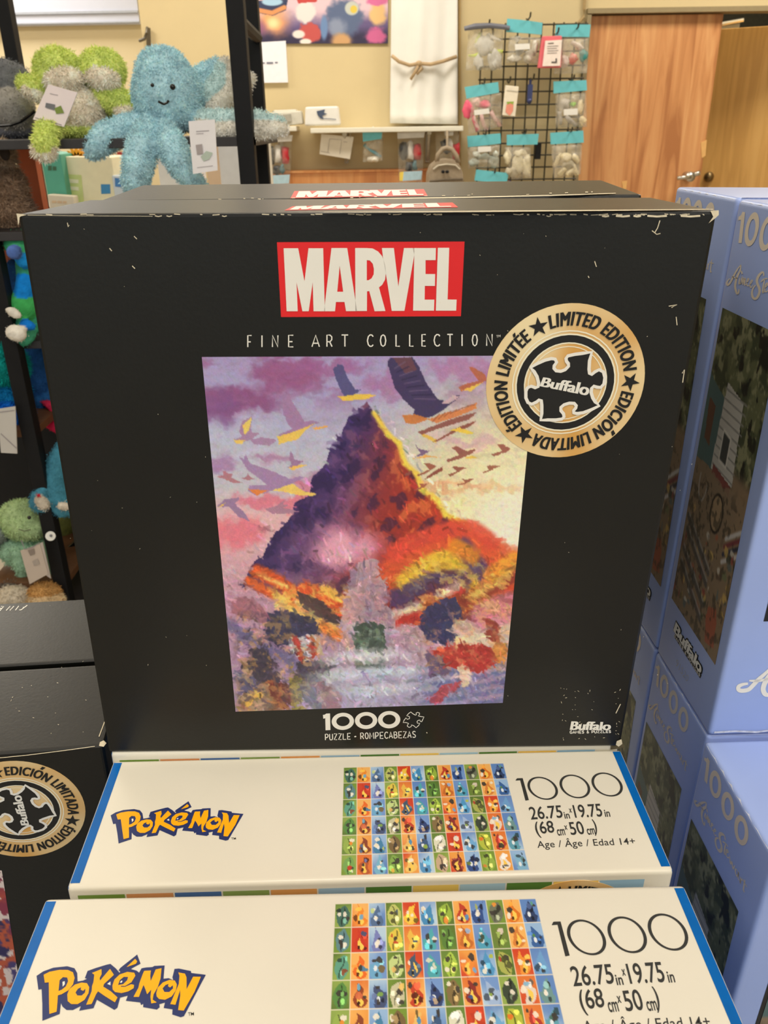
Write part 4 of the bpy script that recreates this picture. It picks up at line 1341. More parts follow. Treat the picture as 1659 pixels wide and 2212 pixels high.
def garden_art(A, seed):
    """plain garden scene: foliage, board shed, fence, path and flower beds; painted in 0..1 picture units"""
    S, T = A.S, A.T
    n = fbm(S * 9, T * 16, seed, 5)
    A.X, A.Y = S * 100, T * 200
    A.c[:] = (66, 78, 48)
    A.put(sstep(.45, .6, n), (104, 112, 66))
    A.put(sstep(.56, .68, fbm(S * 16, T * 30, seed + 2, 4)), (146, 146, 96))
    A.put(sstep(.60, .68, fbm(S * 12, T * 22, seed + 4, 4)), (34, 38, 30))
    A.put(sstep(.42, .47, T + .03 * n) * 1.0, (150, 118, 82))
    A.poly([(-5, 40), (60, 58), (62, 96), (-5, 96)], (70, 112, 112), wob=2)
    A.poly([(34, 40), (66, 46), (72, 96), (30, 96)], (196, 190, 176), wob=1)
    for k in range(9):
        A.line([(32, 44 + k * 6), (72, 46 + k * 6)], .8, (140, 136, 128), soft=.6)
    A.poly([(42, 68), (56, 70), (56, 88), (42, 87)], (60, 66, 66))
    A.line([(42, 68), (56, 70), (56, 88), (42, 87), (42, 68)], 1.5, (214, 206, 190))
    A.poly([(6, 56), (20, 58), (20, 84), (8, 82)], (120, 70, 46), wob=3)
    A.poly([(34, 92), (70, 96), (70, 102), (34, 98)], (150, 60, 54))
    A.poly([(0, 96), (100, 100), (100, 160), (0, 150)], (150, 120, 86), a=.8, wob=10)
    A.ell(55, 118, 11, 12, (176, 138, 92), soft=.1)
    A.line([(55 + 11 * math.cos(a / 10 * PI), 118 + 12 * math.sin(a / 10 * PI)) for a in range(21)], 1.2, (40, 34, 30))
    A.line([(22 + 8 * math.cos(a / 10 * PI), 108 + 12 * math.sin(a / 10 * PI)) for a in range(12)], 1.0, (180, 172, 160))
    for k in range(4):
        A.line([(78, 126 + k * 5), (100, 114 + k * 5)], 2.4, ((196, 190, 186), (140, 50, 60), (50, 56, 84))[k % 3])
    rb = random.Random(seed)
    for k in range(70):
        x, y = rb.uniform(0, 100), rb.uniform(128, 192)
        A.ell(x, y, rb.uniform(1.2, 5), rb.uniform(1.2, 4.5), rb.choice([(196, 90, 50), (214, 160, 80), (170, 60, 50), (120, 130, 80), (206, 196, 176), (90, 110, 110), (226, 176, 70), (100, 74, 54), (60, 66, 50), (130, 100, 74)]), a=.85, soft=.4, wob=3, ws=.3)
    for y in (138, 146, 160, 170):
        A.line([(6, y), (60, y + 18)], 3.6, (84, 80, 78), a=.85)
        A.line([(6, y - 3), (60, y + 15)], 1.6, (150, 146, 140), a=.8)
    A.poly([(70, 174), (86, 170), (92, 192), (76, 196)], (190, 84, 50), wob=6)
    A.put(sstep(.55, .64, fbm(S * 22, T * 40, seed + 9, 4)) * sstep(.45, .55, T) * .5, (48, 44, 34))
    A.c = (A.c * .68 + A.c.mean(-1, keepdims=True) * .32) * 1.0
    return A


def _edge(H, s, t):
    return hmap(H, np.array([[s, t]]))[0]


ARTE = [(1561.5, 664.6), (1686, 724), (1545.4, 1437), (1451.4, 1292)]
Ae = Canvas(ARTE, 90, 260)
keep = (Ae.X.copy(), Ae.Y.copy())
garden_art(Ae, 5)
Ae.X, Ae.Y = keep
Ae.mesh('printed_artwork', pE, .00015, ART, rootE, 'narrow printed garden picture')
BQ = [(1460, 1340), (1519.5, 1434), (1515, 1458), (1456, 1362)]
bk_ = heavy('Buffalo', .11, .07, .12, 1.0)
lo_, hi_ = heavy('Buffalo', .05, .01, .12, 1.0)[0].min(0), heavy('Buffalo', .05, .01, .12, 1.0)[0].max(0)
mb = printed('maker_backing', join2([(fitquad(bk_[0], BQ, lo_, hi_), bk_[1]), fill([(1459, 1369), (1516, 1459), (1513, 1466), (1457, 1376)])]), pE, .00015, INKK, rootE)
printed('maker_lettering', join2([fatword('Buffalo', BQ, .05, .01, .12, 1.0), stroke_word('GAMES & PUZZLES', [(1458.5, 1369), (1514, 1457), (1513, 1462), (1457.5, 1374)], .9, .3)]), pE, .00045, INKW, mb)
printed('item_number', word('91520', [(1463, 1423), (1489, 1462), (1484.6, 1473.5), (1460, 1437)], -.01), pE, .0002, mat('silver_print', (186, 186, 190), rough=.5), rootE)
# front cover
_f = crop(5.82, 1570, 1240)
bf = lambda pts, w: brush(_f(pts), w / 5.82, 6, .5)
printed('artist_lettering', join2([bf([(640, 1090), (518, 1215), (400, 1320), (330, 1395), (270, 1450), (190, 1465), (145, 1450), (150, 1410), (200, 1385), (265, 1375)], 52), bf([(280, 1338), (400, 1340), (520, 1315), (600, 1300)], 32), bf([(620, 1120), (560, 1240), (490, 1340), (455, 1440), (485, 1510), (560, 1520)], 62)]), pEf, .0002, INKW, rootE)
# the rest of the script word on the front, at the size of its first letter
qa = join2(scr[:3])[0]
qr = join2(scr[3:])
def uv_left(V_):
    w_ = pE.pt(V_[:, 0], V_[:, 1]) - fE.o
    return np.stack([-(w_ @ fE.ax[1]), w_ @ fE.ax[2]], 1)
ua, ur = uv_left(qa), uv_left(qr[0])
va = pEf.pt(np.array([1594., 1690.]), np.array([1490., 1420.])) - fE.o
ax0, az0 = va[0] @ fE.ax[0], va[0] @ fE.ax[2]
k_s = .026 / (ua[:, 1].max() - ua[:, 1].min())
xr = ax0 + (ur[:, 0] - ua[:, 0].min()) * k_s
zr = az0 - .003 + (ur[:, 1] - ua[:, 1].min()) * k_s
obj('artist_lettering', fE.o + np.outer(xr, fE.ax[0]) + np.outer(zr, fE.ax[2]) - fE.ax[1] * .0002, qr[1], INKW, rootE)
b0 = pEf.pt(1649, 1342)
def fr(x, z, off):
    return b0 + fE.ax[0] * x + fE.ax[2] * z - fE.ax[1] * off
fb = obj('picture_border', [fr(0, 0, .0002), fr(.25, 0, .0002), fr(.25, .17, .0002), fr(0, .17, .0002)], [[0, 1, 2, 3]], INKK, rootE)
Af = Canvas([(0, 0), (100, 0), (100, 200), (0, 200)], 60, 60)
garden_art(Af, 17)
Af.put(sstep(.06, .05, Af.S) * sstep(.84, .88, Af.T), (226, 176, 66))
Af.mesh('printed_artwork', lambda s, t, off: fr(0, 0, .0004) + np.outer(.0025 + s * .245, fE.ax[0]) + np.outer(.168 - t * .1655, fE.ax[2]), 0, ART, fb)


def blue_copy(o, a, label):
    r = copy_tree(rootE)
    ax = yaw_axes(a)
    A_ = np.array(ax).T
    M = Matrix.Identity(4)
    p = tw(o)
    for i in range(3):
        for j in range(3):
            M[i][j] = A_[i, j]
        M[i][3] = p[i]
    r.matrix_basis = M
    r['label'] = label
    return r


bkE = np.array([-math.sin(aE), math.cos(aE), 0])
rE_ = np.array([math.cos(aE), math.sin(aE), 0])
rootF = blue_copy(oE + bkE * .0885 + np.array([0, 0, .0005]), aE + .004, 'upright periwinkle puzzle box of the upper layer, behind the one at the right edge')
zl = -.3275 - .0006 - HE
rootH = blue_copy(np.array([oE[0], oE[1], zl]) + bkE * .001, aE, 'periwinkle puzzle box of the lower layer, directly under the nearest upper one')
rootG = blue_copy(np.array([.1975, .2935, zl]), aE - .004, 'lowest periwinkle puzzle box, sticking out in front of the upper layer')
rootI = blue_copy(np.array([oE[0], oE[1], zl]) + bkE * .0895, aE + .003, 'periwinkle puzzle box of the lower layer, farthest back')
# ------------------------------------------------------------------ the room
YW = 5.0
TAN = mat('tan_wall_paint', (213, 194, 150), rough=0.8, var=0.03, scale=3, bump=.05, bscale=60)
TAND = mat('dull_tan_wall_paint', (216, 202, 168), rough=0.8, var=0.03, scale=3)
CEIL = mat('ceiling_white', (236, 234, 226), rough=.9, var=.02, scale=5)
FLOOR = mat('beige_floor', (176, 164, 144), rough=.5, var=.1, scale=4)
STEEL = mat('black_steel', (22, 22, 24), rough=.6, spec=.25, var=.1, scale=60)
LEDGE = mat('white_laminate', (232, 228, 212), rough=.4, var=.02)
WH = mat('plain_white', (236, 234, 228), rough=.5, var=.02)
LAV = mat('bluish_white_panel', (196, 201, 220), rough=.5, var=.01)
GREYL = mat('grey_line', (166, 172, 186), rough=.6, var=.05)
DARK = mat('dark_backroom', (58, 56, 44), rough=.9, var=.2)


def W(px, py, Y):
    return onY(np.array(float(px)), np.array(float(py)), Y)


xl = W(316, 150, YW)[0]                 # where the near wall ends on the left
dl, dr = W(1262, 200, YW)[0], W(1930, 200, YW)[0]
dtop = W(1420, 24, YW)[2]
ZC = 2.95
wall = []
wall.append(boxc(((xl + dl) / 2, YW + .06, ZC / 2), (dl - xl, .12, ZC)))
wall.append(boxc(((dl + 4.4) / 2, YW + .06, (dtop + ZC) / 2), (4.4 - dl, .12, ZC - dtop)))
wall.append(boxc(((dr + 4.4) / 2, YW + .06, dtop / 2), (4.4 - dr, .12, dtop)))
struct(obj('wall_back', *join(wall), TAN))
struct(obj('wall_alcove', *join([boxc(((-4.4 + xl) / 2, 6.46, ZC / 2), (xl + 4.4, .12, ZC)), boxc((xl + .06, 5.75, ZC / 2), (.12, 1.3, ZC))]), TAND))
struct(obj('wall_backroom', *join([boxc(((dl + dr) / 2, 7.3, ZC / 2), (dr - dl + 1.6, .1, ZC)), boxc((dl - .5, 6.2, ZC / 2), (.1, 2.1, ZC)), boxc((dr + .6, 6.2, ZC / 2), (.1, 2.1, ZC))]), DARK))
struct(obj('wall_left', *boxc((-4.4, 1.5, ZC / 2), (.1, 10, ZC)), TAN))
struct(obj('wall_right', *boxc((4.4, 1.5, ZC / 2), (.1, 10, ZC)), TAN))
struct(obj('floor', *boxc((0, 1.9, -.05), (9, 11, .1)), FLOOR))
struct(obj('ceiling', *boxc((0, 1.9, ZC + .05), (9, 11, .1)), CEIL))
# pale panelling high on the alcove wall
t = []
z0, z1_, z2_ = W(150, 56, 6.4)[2], W(150, 30, 6.4)[2], W(150, 52, 6.4)[2]
x0, x1 = W(10, 30, 6.4)[0] - .4, W(304, 30, 6.4)[0]
tr = struct(obj('trim_1', *boxc(((x0 + x1) / 2, 6.37, (z0 + 2.93) / 2), (x1 - x0, .06, 2.93 - z0)), LAV))
struct(obj('trim_2', *join([boxc(((x0 + x1) / 2, 6.335, z1_), (x1 - x0, .012, .014)), boxc(((x0 + x1) / 2, 6.335, z2_), (x1 - x0, .012, .008))]), GREYL))

# doorway: frame, closed leaf, open leaf
WOOD = None


def woodmat(name, c1, c2, c3):
    m = bpy.data.materials.new(name)
    m.use_nodes = True
    nt = m.node_tree
    b = nt.nodes['Principled BSDF']
    tc = nt.nodes.new('ShaderNodeTexCoord')
    mp = nt.nodes.new('ShaderNodeMapping')
    mp.inputs['Scale'].default_value = (7, 7, .55)
    nz = nt.nodes.new('ShaderNodeTexNoise')
    nz.inputs['Scale'].default_value = 2.2
    nz.inputs['Detail'].default_value = 7
    nz.inputs['Distortion'].default_value = 1.1
    rp = nt.nodes.new('ShaderNodeValToRGB')
    e = rp.color_ramp.elements
    e[0].position, e[1].position = .36, .66
    e[0].color, e[1].color = (*lin(c1), 1), (*lin(c3), 1)
    k = e.new(.5)
    k.color = (*lin(c2), 1)
    nt.links.new(tc.outputs['Object'], mp.inputs['Vector'])
    nt.links.new(mp.outputs['Vector'], nz.inputs['Vector'])
    nt.links.new(nz.outputs['Fac'], rp.inputs['Fac'])
    nt.links.new(rp.outputs['Color'], b.inputs['Base Color'])
    b.inputs['Roughness'].default_value = .42
    return m


WOOD = woodmat('reddish_veneer', (178, 116, 68), (208, 146, 92), (224, 168, 112))
WOOD2 = woodmat('ochre_veneer', (208, 158, 86), (222, 172, 98), (230, 184, 110))
TRIMC = mat('drab_door_frame', (150, 134, 100), rough=.5, var=.05)
CHROME = mat('brushed_metal', (200, 196, 186), rough=.25, metal=.9, var=.05)
xa, xb = W(1281, 40, YW)[0] - .012, W(1566, 40, YW)[0]
d1 = thing('door_1', 'closed reddish wood door leaf left of the gap', 'door', ((xa + xb) / 2, YW + .05, 0))
d1['kind'] = 'structure'
zt = W(1420, 30, YW)[2]
obj('leaf', *boxc(((xa + xb) / 2, YW + .05, zt / 2 + .004), (xb - xa, .045, zt - .01)), WOOD, d1, bevel=.003)
h = W(1486, 381, YW)
hd = obj('lever_handle', *join([tube([h + (0, .03, 0), h + (0, -.05, 0)], .026, 14), tube([h + (.0, -.045, 0), h + (-.045, -.05, -.003), h + (-.075, -.045, -.006)], .011, 8), tube([h + (.02, -.04, .012), h + (.05, -.045, .02)], .014, 8)]), CHROME, d1, smooth=True)
obj('scar', *join([slab([(1343, 392), (1355, 390), (1353, 408), (1346, 410)], YW + .025, .003), slab([(1514, 308), (1527, 302), (1524, 336), (1516, 342)], YW + .0245, .004)]), mat('bare_wood', (228, 178, 110), rough=.7), d1)
fr_ = []
for q in ([(1270, 18), (1930, 8), (1930, 19), (1270, 29)],):
    fr_.append(slab(q, YW - .025, .12))
fr_.append(slab([(1273, 19), (1283, 19), (1283, 30), (1273, 30)], YW - .02, .1))
fv = W(1277, 20, YW)
fr_.append(boxc((xa - .012, YW + .03, zt / 2), (.022, .1, zt)))
struct(obj('trim_3', *join(fr_), TRIMC))
d2 = thing('door_2', 'ochre wood door leaf standing open to the back room', 'door', W(1660, 380, 5.4) * np.array([1, 1, 0]))
d2['kind'] = 'structure'
p0, p1 = W(1500, 60, 5.62), W(1800, 40, 5.24)
za = W(1568, 58, 5.54)[2]
b0_, b1_ = np.array([p0[0], 5.62, .01]), np.array([p1[0], 5.24, .01])
t0_, t1_ = b0_.copy(), b1_.copy()
t0_[2] = za - .01
t1_[2] = za - .01
nrm = np.array([.35, .93, 0]) * .045
obj('leaf', *hexa([t0_, t1_, b1_, b0_], [t0_ + nrm, t1_ + nrm, b1_ + nrm, b0_ + nrm]), WOOD2, d2, bevel=.003)
k = W(1524, 381, 5.56)
obj('door_knob', *join([tube([k + (0, .04, 0), k + (0, -.04, 0)], .022, 10), ball(k + (0, -.06, 0), .03), tube([k + (.01, -.05, 0), k + (.06, -.05, -.01)], .01, 8)]), mat('dull_bronze', (120, 100, 66), rough=.35, metal=.8), d2, smooth=True)
k = W(1574, 53, 5.45)
tag(obj('door_closer', *join([boxc(tuple(k + (0.03, .15, .0)), (.16, .06, .05)), tube([k + (-.02, .12, .01), k + (.12, .1, .03)], .012)]), CHROME), 'small metal closer bar above the open wooden door', 'door closer')

# ------------------------------------------------------------------ wall things
# poster: plain blurred shapes in its colours
pq = [(546, -60), (838, -60), (838, 94), (552, 94)]
P_ = Canvas([(546, -60), (838, -60), (838, 94), (552, 94)], 220, 116)
X, Y = P_.X, P_.Y
nb = fbm(X * .03, Y * .04, 3, 4)
P_.c[:] = (228, 196, 206)
P_.put(sstep(30, 75, Y + 30 * nb), (104, 88, 134))
P_.put(sstep(62, 92, Y + 14 * nb), (52, 44, 74))
P_.ell(588, 46, 46, 34, (246, 170, 110), soft=.9, wob=20, ws=.05)
P_.ell(590, 50, 18, 16, (252, 226, 170), soft=.9)
P_.ell(560, 60, 20, 20, (150, 90, 130), a=.8, soft=.9)
P_.poly([(548, 2), (622, -2), (618, 22), (590, 34), (556, 28)], (52, 60, 92), wob=2)
P_.line([(558, 22), (588, 28), (614, 16)], 9, (224, 150, 96), soft=2)
P_.ell(588, 4, 24, 9, (170, 206, 232), soft=.2)
P_.ell(660, 26, 24, 26, (230, 222, 220), soft=.25, wob=8)
P_.poly([(640, -10), (690, -10), (684, 4), (644, 8)], (196, 70, 66), wob=3)
P_.ell(668, 70, 26, 22, (196, 84, 80), soft=.2, wob=14)
P_.ell(645, 74, 15, 10, (236, 226, 220), soft=.3)
P_.ell(660, 90, 14, 7, (240, 230, 222), soft=.3)
P_.ell(742, 40, 44, 46, (92, 106, 140), soft=.3, wob=16)
P_.ell(728, 60, 24, 24, (140, 150, 176), soft=.6, wob=8)
P_.ell(760, 18, 16, 16, (196, 200, 190), soft=.2)
P_.ell(764, 20, 8, 9, (224, 196, 80), soft=.2)
P_.ell(738, 88, 26, 18, (206, 160, 110), soft=.5, wob=8)
P_.ell(700, 60, 9, 30, (110, 140, 186), soft=.4)
P_.ell(816, 30, 20, 30, (232, 190, 130), soft=.4, wob=8)
P_.ell(815, 2, 26, 12, (216, 110, 160), soft=.3, wob=6)
P_.ell(812, 78, 24, 20, (206, 100, 150), soft=.4, wob=14)
pw = Plane(W(700, 20, YW - .012), np.array([0, -1.0, 0]))
po = P_.mesh('poster', pw, 0.0, ART, None)
tag(po, 'colourful orange and purple poster at the top of the tan wall', 'poster')
md = po.modifiers.new('thickness', 'SOLIDIFY')
md.thickness = .002
# notices
tag(obj('paper_notice', *slab([(551, 92), (617, 88), (622, 178), (560, 179)], YW - .02, .021), mat('white_paper', (240, 240, 248), rough=.7, var=.02)), 'white paper notice taped below the colourful poster', 'notice')
nt_ = bpy.data.objects['paper_notice']
ppn = Plane(W(590, 130, YW - .021), np.array([0, -1.0, 0]))
ln = join2([ribbon([(556, 137), (572, 136)], 3), ribbon([(576, 136), (590, 136)], 4), ribbon([(594, 135), (600, 135)], 3)])
printed('printed_line', ln, ppn, .001, mat('grey_print', (120, 122, 140)), nt_)
# hanging cloth with a cord
cl = []
NXc, NZc = 28, 20
q = [(846, -140), (989, -140), (988, 268), (843, 266)]
V, Fc = [], []
for j in range(NZc + 1):
    for i in range(NXc + 1):
        s, t_ = i / NXc, j / NZc
        p = quadmap(np.array([(s, 1 - t_)]), q)[0]
        w_ = W(p[0], p[1], YW - .05)
        w_[1] += .012 * math.sin(s * 9 + .8 * t_) + .008 * math.sin(s * 23 + 3 * t_) * t_
        V.append(w_)
for j in range(NZc):
    for i in range(NXc):
        a = j * (NXc + 1) + i
        Fc.append([a, a + 1, a + NXc + 2, a + NXc + 1])
cloth = obj('hanging_cloth', V, Fc, mat('cream_linen', (236, 234, 228), rough=.9, var=.03, scale=8, bump=.15, bscale=80), smooth=True)
cloth.modifiers.new('thickness', 'SOLIDIFY').thickness = .006
tag(cloth, 'long cream cloth hanging on the wall with a tied brown cord', 'cloth')
CORD = mat('brown_cord', (186, 160, 124), rough=.9, var=.15)
cp = [W(x, y, YW - .085) for x, y in [(846, 120), (862, 133), (885, 141), (905, 137), (930, 139), (958, 132), (987, 122)]]
obj('tie_cord', *join([tube(cp, .009), tube([cp[3], W(900, 150, YW - .09), W(887, 172, YW - .085)], .008), tube([cp[3], W(912, 148, YW - .09), W(900, 160, YW - .085)], .008), ball(cp[3], (.018, .015, .014))]), CORD, cloth, smooth=True)
# two wall ledges
LEDG = []
for nm, x0_, x1_, yt, lab in (('left', 440, 640, 276, 'short white wall ledge partly behind the octopus arm'), ('right', 670, 1001, 273, 'long white wall ledge under the cream cloth')):
    a_, b_ = W(x0_, yt, YW - .22), W(x1_, yt, YW - .22)
    z = a_[2] if nm == 'left' else W(835, 275, YW - .22)[2]
    rt = thing('wall_ledge', lab, 'shelf', ((a_[0] + b_[0]) / 2, YW - .11, z))
    tilt = 0.0
    obj('board', *boxc(((a_[0] + b_[0]) / 2, YW - .11, z - .011), (b_[0] - a_[0], .22, .024)), LEDGE, rt, bevel=.004)
    for bx in (.22, .78):
        xx = a_[0] + (b_[0] - a_[0]) * bx
        obj('bracket', *join([boxc((xx, YW - .012, z - .1), (.022, .022, .16)), boxc((xx, YW - .1, z - .03), (.022, .18, .014)), tube([(xx, YW - .02, z - .17), (xx, YW - .17, z - .035)], .007)]), mat('pale_metal', (196, 190, 172), rough=.4), rt)
    LEDG.append((a_, b_, z))
zl_ = LEDG[1][2]
# small machines on the ledges
m1 = obj('label_printer', *join([slab([(572, 244), (650, 239), (654, 268), (570, 276)], YW - .20, .12), slab([(590, 238), (640, 236), (642, 246), (590, 250)], YW - .16, .1)]), mat('pale_grey_plastic', (214, 210, 196), rough=.4, var=.03), bevel=.008, seg=3)
tag(m1, 'pale grey desktop machine with open lid on the short white wall ledge', 'machine')
obj('tray', *slab([(596, 249), (628, 246), (630, 262), (594, 266)], YW - .215, .02), mat('mid_grey_plastic', (168, 164, 152), rough=.5), m1)
m2 = obj('white_machine', *slab([(659, 231), (730, 229), (735, 270), (658, 272)], YW - .20, .13), WH, bevel=.012, seg=4)
tag(m2, 'rounded white machine with a dark swoosh on the long wall ledge', 'machine')
pm = Plane(W(697, 250, YW - .202), np.array([0, -1.0, 0]))
printed('printed_swoosh', join2([fill([(684, 240), (694, 238), (702, 236), (700, 244), (707, 246), (696, 250), (700, 258), (692, 256), (686, 248)]), ribbon([(700, 256), (716, 257), (726, 258)], 1.5)]), pm, .002, mat('slate_print', (70, 84, 110), rough=.5), m2)

CLEAR = clearmat('clear_plastic', (220, 212, 196), .27)
CLEARD = clearmat('thin_clear_plastic', (214, 208, 194), .14)
TURQ = mat('turquoise_card', (106, 196, 208), rough=.6, var=.04)
WIRE = mat('dark_wire', (58, 54, 40), rough=.45, var=.1)


def pillow(quad, Y, th, nx=12, ny=12, seed=0, rough=.35):
    """soft clear bag: front and back skins puffed around the middle, crinkled"""
    V = []
    for side in (-1, 1):
        for j in range(ny + 1):
            for i in range(nx + 1):
                s, t_ = i / nx, j / ny
                p = quadmap(np.array([(s, 1 - t_)]), quad)[0]
                w_ = W(p[0], p[1], Y)
                e = (math.sin(PI * s) * math.sin(PI * min(1, t_ * .95 + .03))) ** .5
                nn_ = noise.noise(Vector((s * 5 + seed, t_ * 6, side * 3.0)))
                w_[1] += side * th * .5 * e * (1 + rough * nn_ * 1.6)
                w_[0] += .006 * nn_ * (1 if 0 < i < nx else .4)
                V.append(w_)
    n = (nx + 1) * (ny + 1)
    Fc = []
    for k in (0, n):
        for j in range(ny):
            for i in range(nx):
                a = k + j * (nx + 1) + i
                f = [a, a + 1, a + nx + 2, a + nx + 1]
                Fc.append(f if k == 0 else f[::-1])
    rim = [i for i in range(nx + 1)] + [j * (nx + 1) + nx for j in range(1, ny + 1)] + [ny * (nx + 1) + i for i in range(nx - 1, -1, -1)] + [j * (nx + 1) for j in range(ny - 1, 0, -1)]
    for a, b in zip(rim, rim[1:] + rim[:1]):
        Fc.append([b, a, n + a, n + b])
    return np.array(V), Fc


def lumps(items, Y):
    out = []
    for it in items:
        if len(it) == 4:
            x, y, rx, ry = it
            m_ = mpp(x, y, Y)
            out.append(ball(W(x, y, Y), (rx * m_, .018, ry * m_), 14, 9))
        else:
            x0, y0, x1_, y1, r = it
            m_ = mpp(x0, y0, Y)
            a, b = W(x0, y0, Y), W(x1_, y1, Y)
            out.append(tube([a, a * .67 + b * .33, a * .33 + b * .67, b], [r * m_ * .8, r * m_, r * m_, r * m_ * .8], 8))
    V, Fc = join(out)
    dn = np.array([[noise.noise(Vector(p) * 55.0 + Vector((k * 9.0, 0, 0))) for k in range(3)] for p in V])
    return V + dn * .012, Fc


YG = 4.93
# wire display grid on the wall
gx = [1036, 1060, 1086, 1112, 1137, 1162, 1187, 1208, 1233, 1254]
gz = [54, 84, 112, 143, 171, 198, 226, 254, 281, 309, 335, 361, 387, 413, 440]
grid = thing('wire_grid_panel', 'black wire grid panel hung with bagged goods beside the wooden door', 'display grid', W(1145, 440, YG))
xs = [W(x, 200, YG)[0] for x in gx]
zs = [W(1140, z, YG)[2] for z in gz]
for x in xs:
    obj('upright_wire', *tube([(x, YG, zs[-1] - .01), (x, YG, zs[0] + .01)], .0045, 6), WIRE, grid)
for z in zs:
    obj('cross_wire', *tube([(xs[0] - .01, YG - .01, z), (xs[-1] + .01, YG - .01, z)], .0045, 6), WIRE, grid)
obj('wall_mount', *join([tube([(x, YG, z), (x, YW + .002, z)], .008, 8) for x in (xs[1], xs[-2]) for z in (zs[0], zs[-2])]), WIRE, grid)
for hx, hy, hl in [(1137, 44, .12), (1238, 66, .12), (1041, 182, .12), (1229, 174, .12), (1044, 290, .12), (1128, 288, .12), (1225, 284, .12), (1064, 372, .10), (1196, 76, .12), (1096, 178, .1), (1146, 172, .1), (1052, 58, .1)]:
    a = W(hx, hy, YG - .01)
    obj('hook', *tube([a + (0, .0, .006), a + (0, -hl * .5, -.004), a + (0, -hl, .004), a + (0, -hl - .012, .022)], .0045, 6), WIRE, grid)


def bag(label, bq, header, contents, lab=None, seed=0, th=.05, group=None):
    r = thing('bagged_goods', label, 'bag', W((bq[0][0] + bq[1][0]) / 2, bq[2][1], YG - .08), None, group)
    Yb_ = YG - .085
    obj('clear_bag', *pillow(bq, Yb_, th, seed=seed), CLEAR, r, smooth=True)
    if header:
        hq = header
        V_, F_ = [], []
        for j in range(2):
            for i in range(7):
                s = i / 6
                p = quadmap(np.array([(s, 1 - j)]), hq)[0]
                w_ = W(p[0], p[1], Yb_ - .006)
                w_[1] += -.012 * math.sin(PI * s)
                V_.append(w_)
        for i in range(6):
            F_.append([i, i + 1, 8 + i, 7 + i])
        V_ = np.array(V_)
        k_ = len(V_)
        V2 = np.concatenate([V_, V_ + np.array([0, .01, 0])])
        F2 = F_ + [[q + k_ for q in f][::-1] for f in F_]
        ed = [0, 1, 2, 3, 4, 5, 6, 13, 12, 11, 10, 9, 8, 7]
        F2 += [[b, a, k_ + a, k_ + b] for a, b in zip(ed, ed[1:] + ed[:1])]
        obj('header_card', V2, F2, TURQ, r)
    for nm, col, items in contents:
        obj(nm, *lumps(items, Yb_), mat('bag_item_%d_%d_%d' % col, col, rough=.5, var=.1, scale=30), r, smooth=True)
    if lab:
        obj('price_label', *slab(lab, Yb_ - th * .5 - .008, .002), WH, r)
    return r


GR = 'bagged goods on the wire grid'
bag('clear bag with a lime green band, top left of the wire grid', [(1012, 62), (1088, 60), (1084, 150), (1006, 152)], None,
    [('green_strip', (206, 226, 70), [(1012, 121, 1050, 112, 3), (1050, 112, 1086, 110, 3), (1028, 92, 1036, 72, 3.4)]), ('grey_content', (206, 204, 196), [(1046, 98, 20, 20), (1034, 135, 10, 16), (1068, 128, 14, 20)]), ('white_content', (236, 232, 220), [(1056, 76, 1080, 86, 3), (1032, 128, 1038, 146, 4)])], None, 1, .06, GR)
bag('clear bag under a tilted turquoise card, middle of the top row', [(1100, 78), (1168, 82), (1164, 138), (1094, 136)], [(1096, 40), (1172, 49), (1170, 75), (1094, 69)],
    [('grey_content', (170, 170, 164), [(1122, 112, 8, 8), (1118, 84, 6, 5)]), ('pale_content', (216, 210, 196), [(1112, 126, 16, 7), (1142, 122, 10, 12), (1156, 104, 6, 16)])], [(1112, 95), (1144, 94), (1145, 106), (1113, 108)], 2, .05, GR)
bag('clear bag of coral and teal pieces under a turquoise card, top right', [(1204, 82), (1272, 80), (1268, 158), (1196, 160)], [(1201, 54), (1276, 53), (1273, 80), (1200, 80)],
    [('coral_content', (236, 120, 110), [(1238, 128, 9, 11)]), ('teal_content', (60, 150, 150), [(1260, 122, 9, 10)]), ('white_content', (240, 224, 216), [(1220, 134, 9, 13), (1236, 90, 1258, 106, 5)])], None, 3, .06, GR)
bag('clear bag of pink utensils under a bent turquoise card', [(1006, 206), (1082, 200), (1086, 272), (1012, 290)], [(1004, 188), (1076, 177), (1078, 200), (1008, 213)],
    [('pink_content', (226, 90, 120), [(1012, 236, 12, 18), (1046, 226, 14, 8), (1020, 250, 1030, 282, 4)]), ('pale_pink_content', (240, 200, 196), [(1040, 246, 1050, 282, 5), (1058, 240, 1080, 272, 5), (1030, 220, 10, 8), (1022, 250, 1034, 284, 4)])], [(1024, 238), (1056, 234), (1058, 245), (1025, 249)], 4, .06, GR)
bag('clear bag with a green dot inside, right end of the middle row', [(1200, 202), (1266, 200), (1268, 274), (1200, 276)], [(1196, 176), (1267, 173), (1268, 195), (1196, 202)],
    [('green_content', (150, 206, 90), [(1238, 226, 6, 6)]), ('grey_content', (190, 184, 176), [(1220, 224, 12, 10), (1222, 252, 1244, 272, 5), (1208, 240, 1212, 268, 4)]), ('cream_content', (240, 222, 180), [(1258, 262, 8, 10), (1256, 218, 1250, 246, 5)])], [(1218, 236), (1248, 234), (1248, 248), (1218, 249)], 5, .06, GR)
bag('clear bag of grey pieces under a turquoise card, left of the lower row', [(1010, 316), (1080, 312), (1078, 362), (1012, 364)], [(1009, 294), (1081, 288), (1082, 310), (1011, 318)],
    [('grey_content', (176, 186, 176), [(1024, 350, 12, 8), (1046, 338, 14, 6), (1066, 348, 12, 12)]), ('pale_content', (222, 230, 222), [(1030, 334, 8, 5), (1070, 332, 6, 6)])], [(1032, 317), (1060, 316), (1061, 327), (1033, 329)], 6, .06, GR)
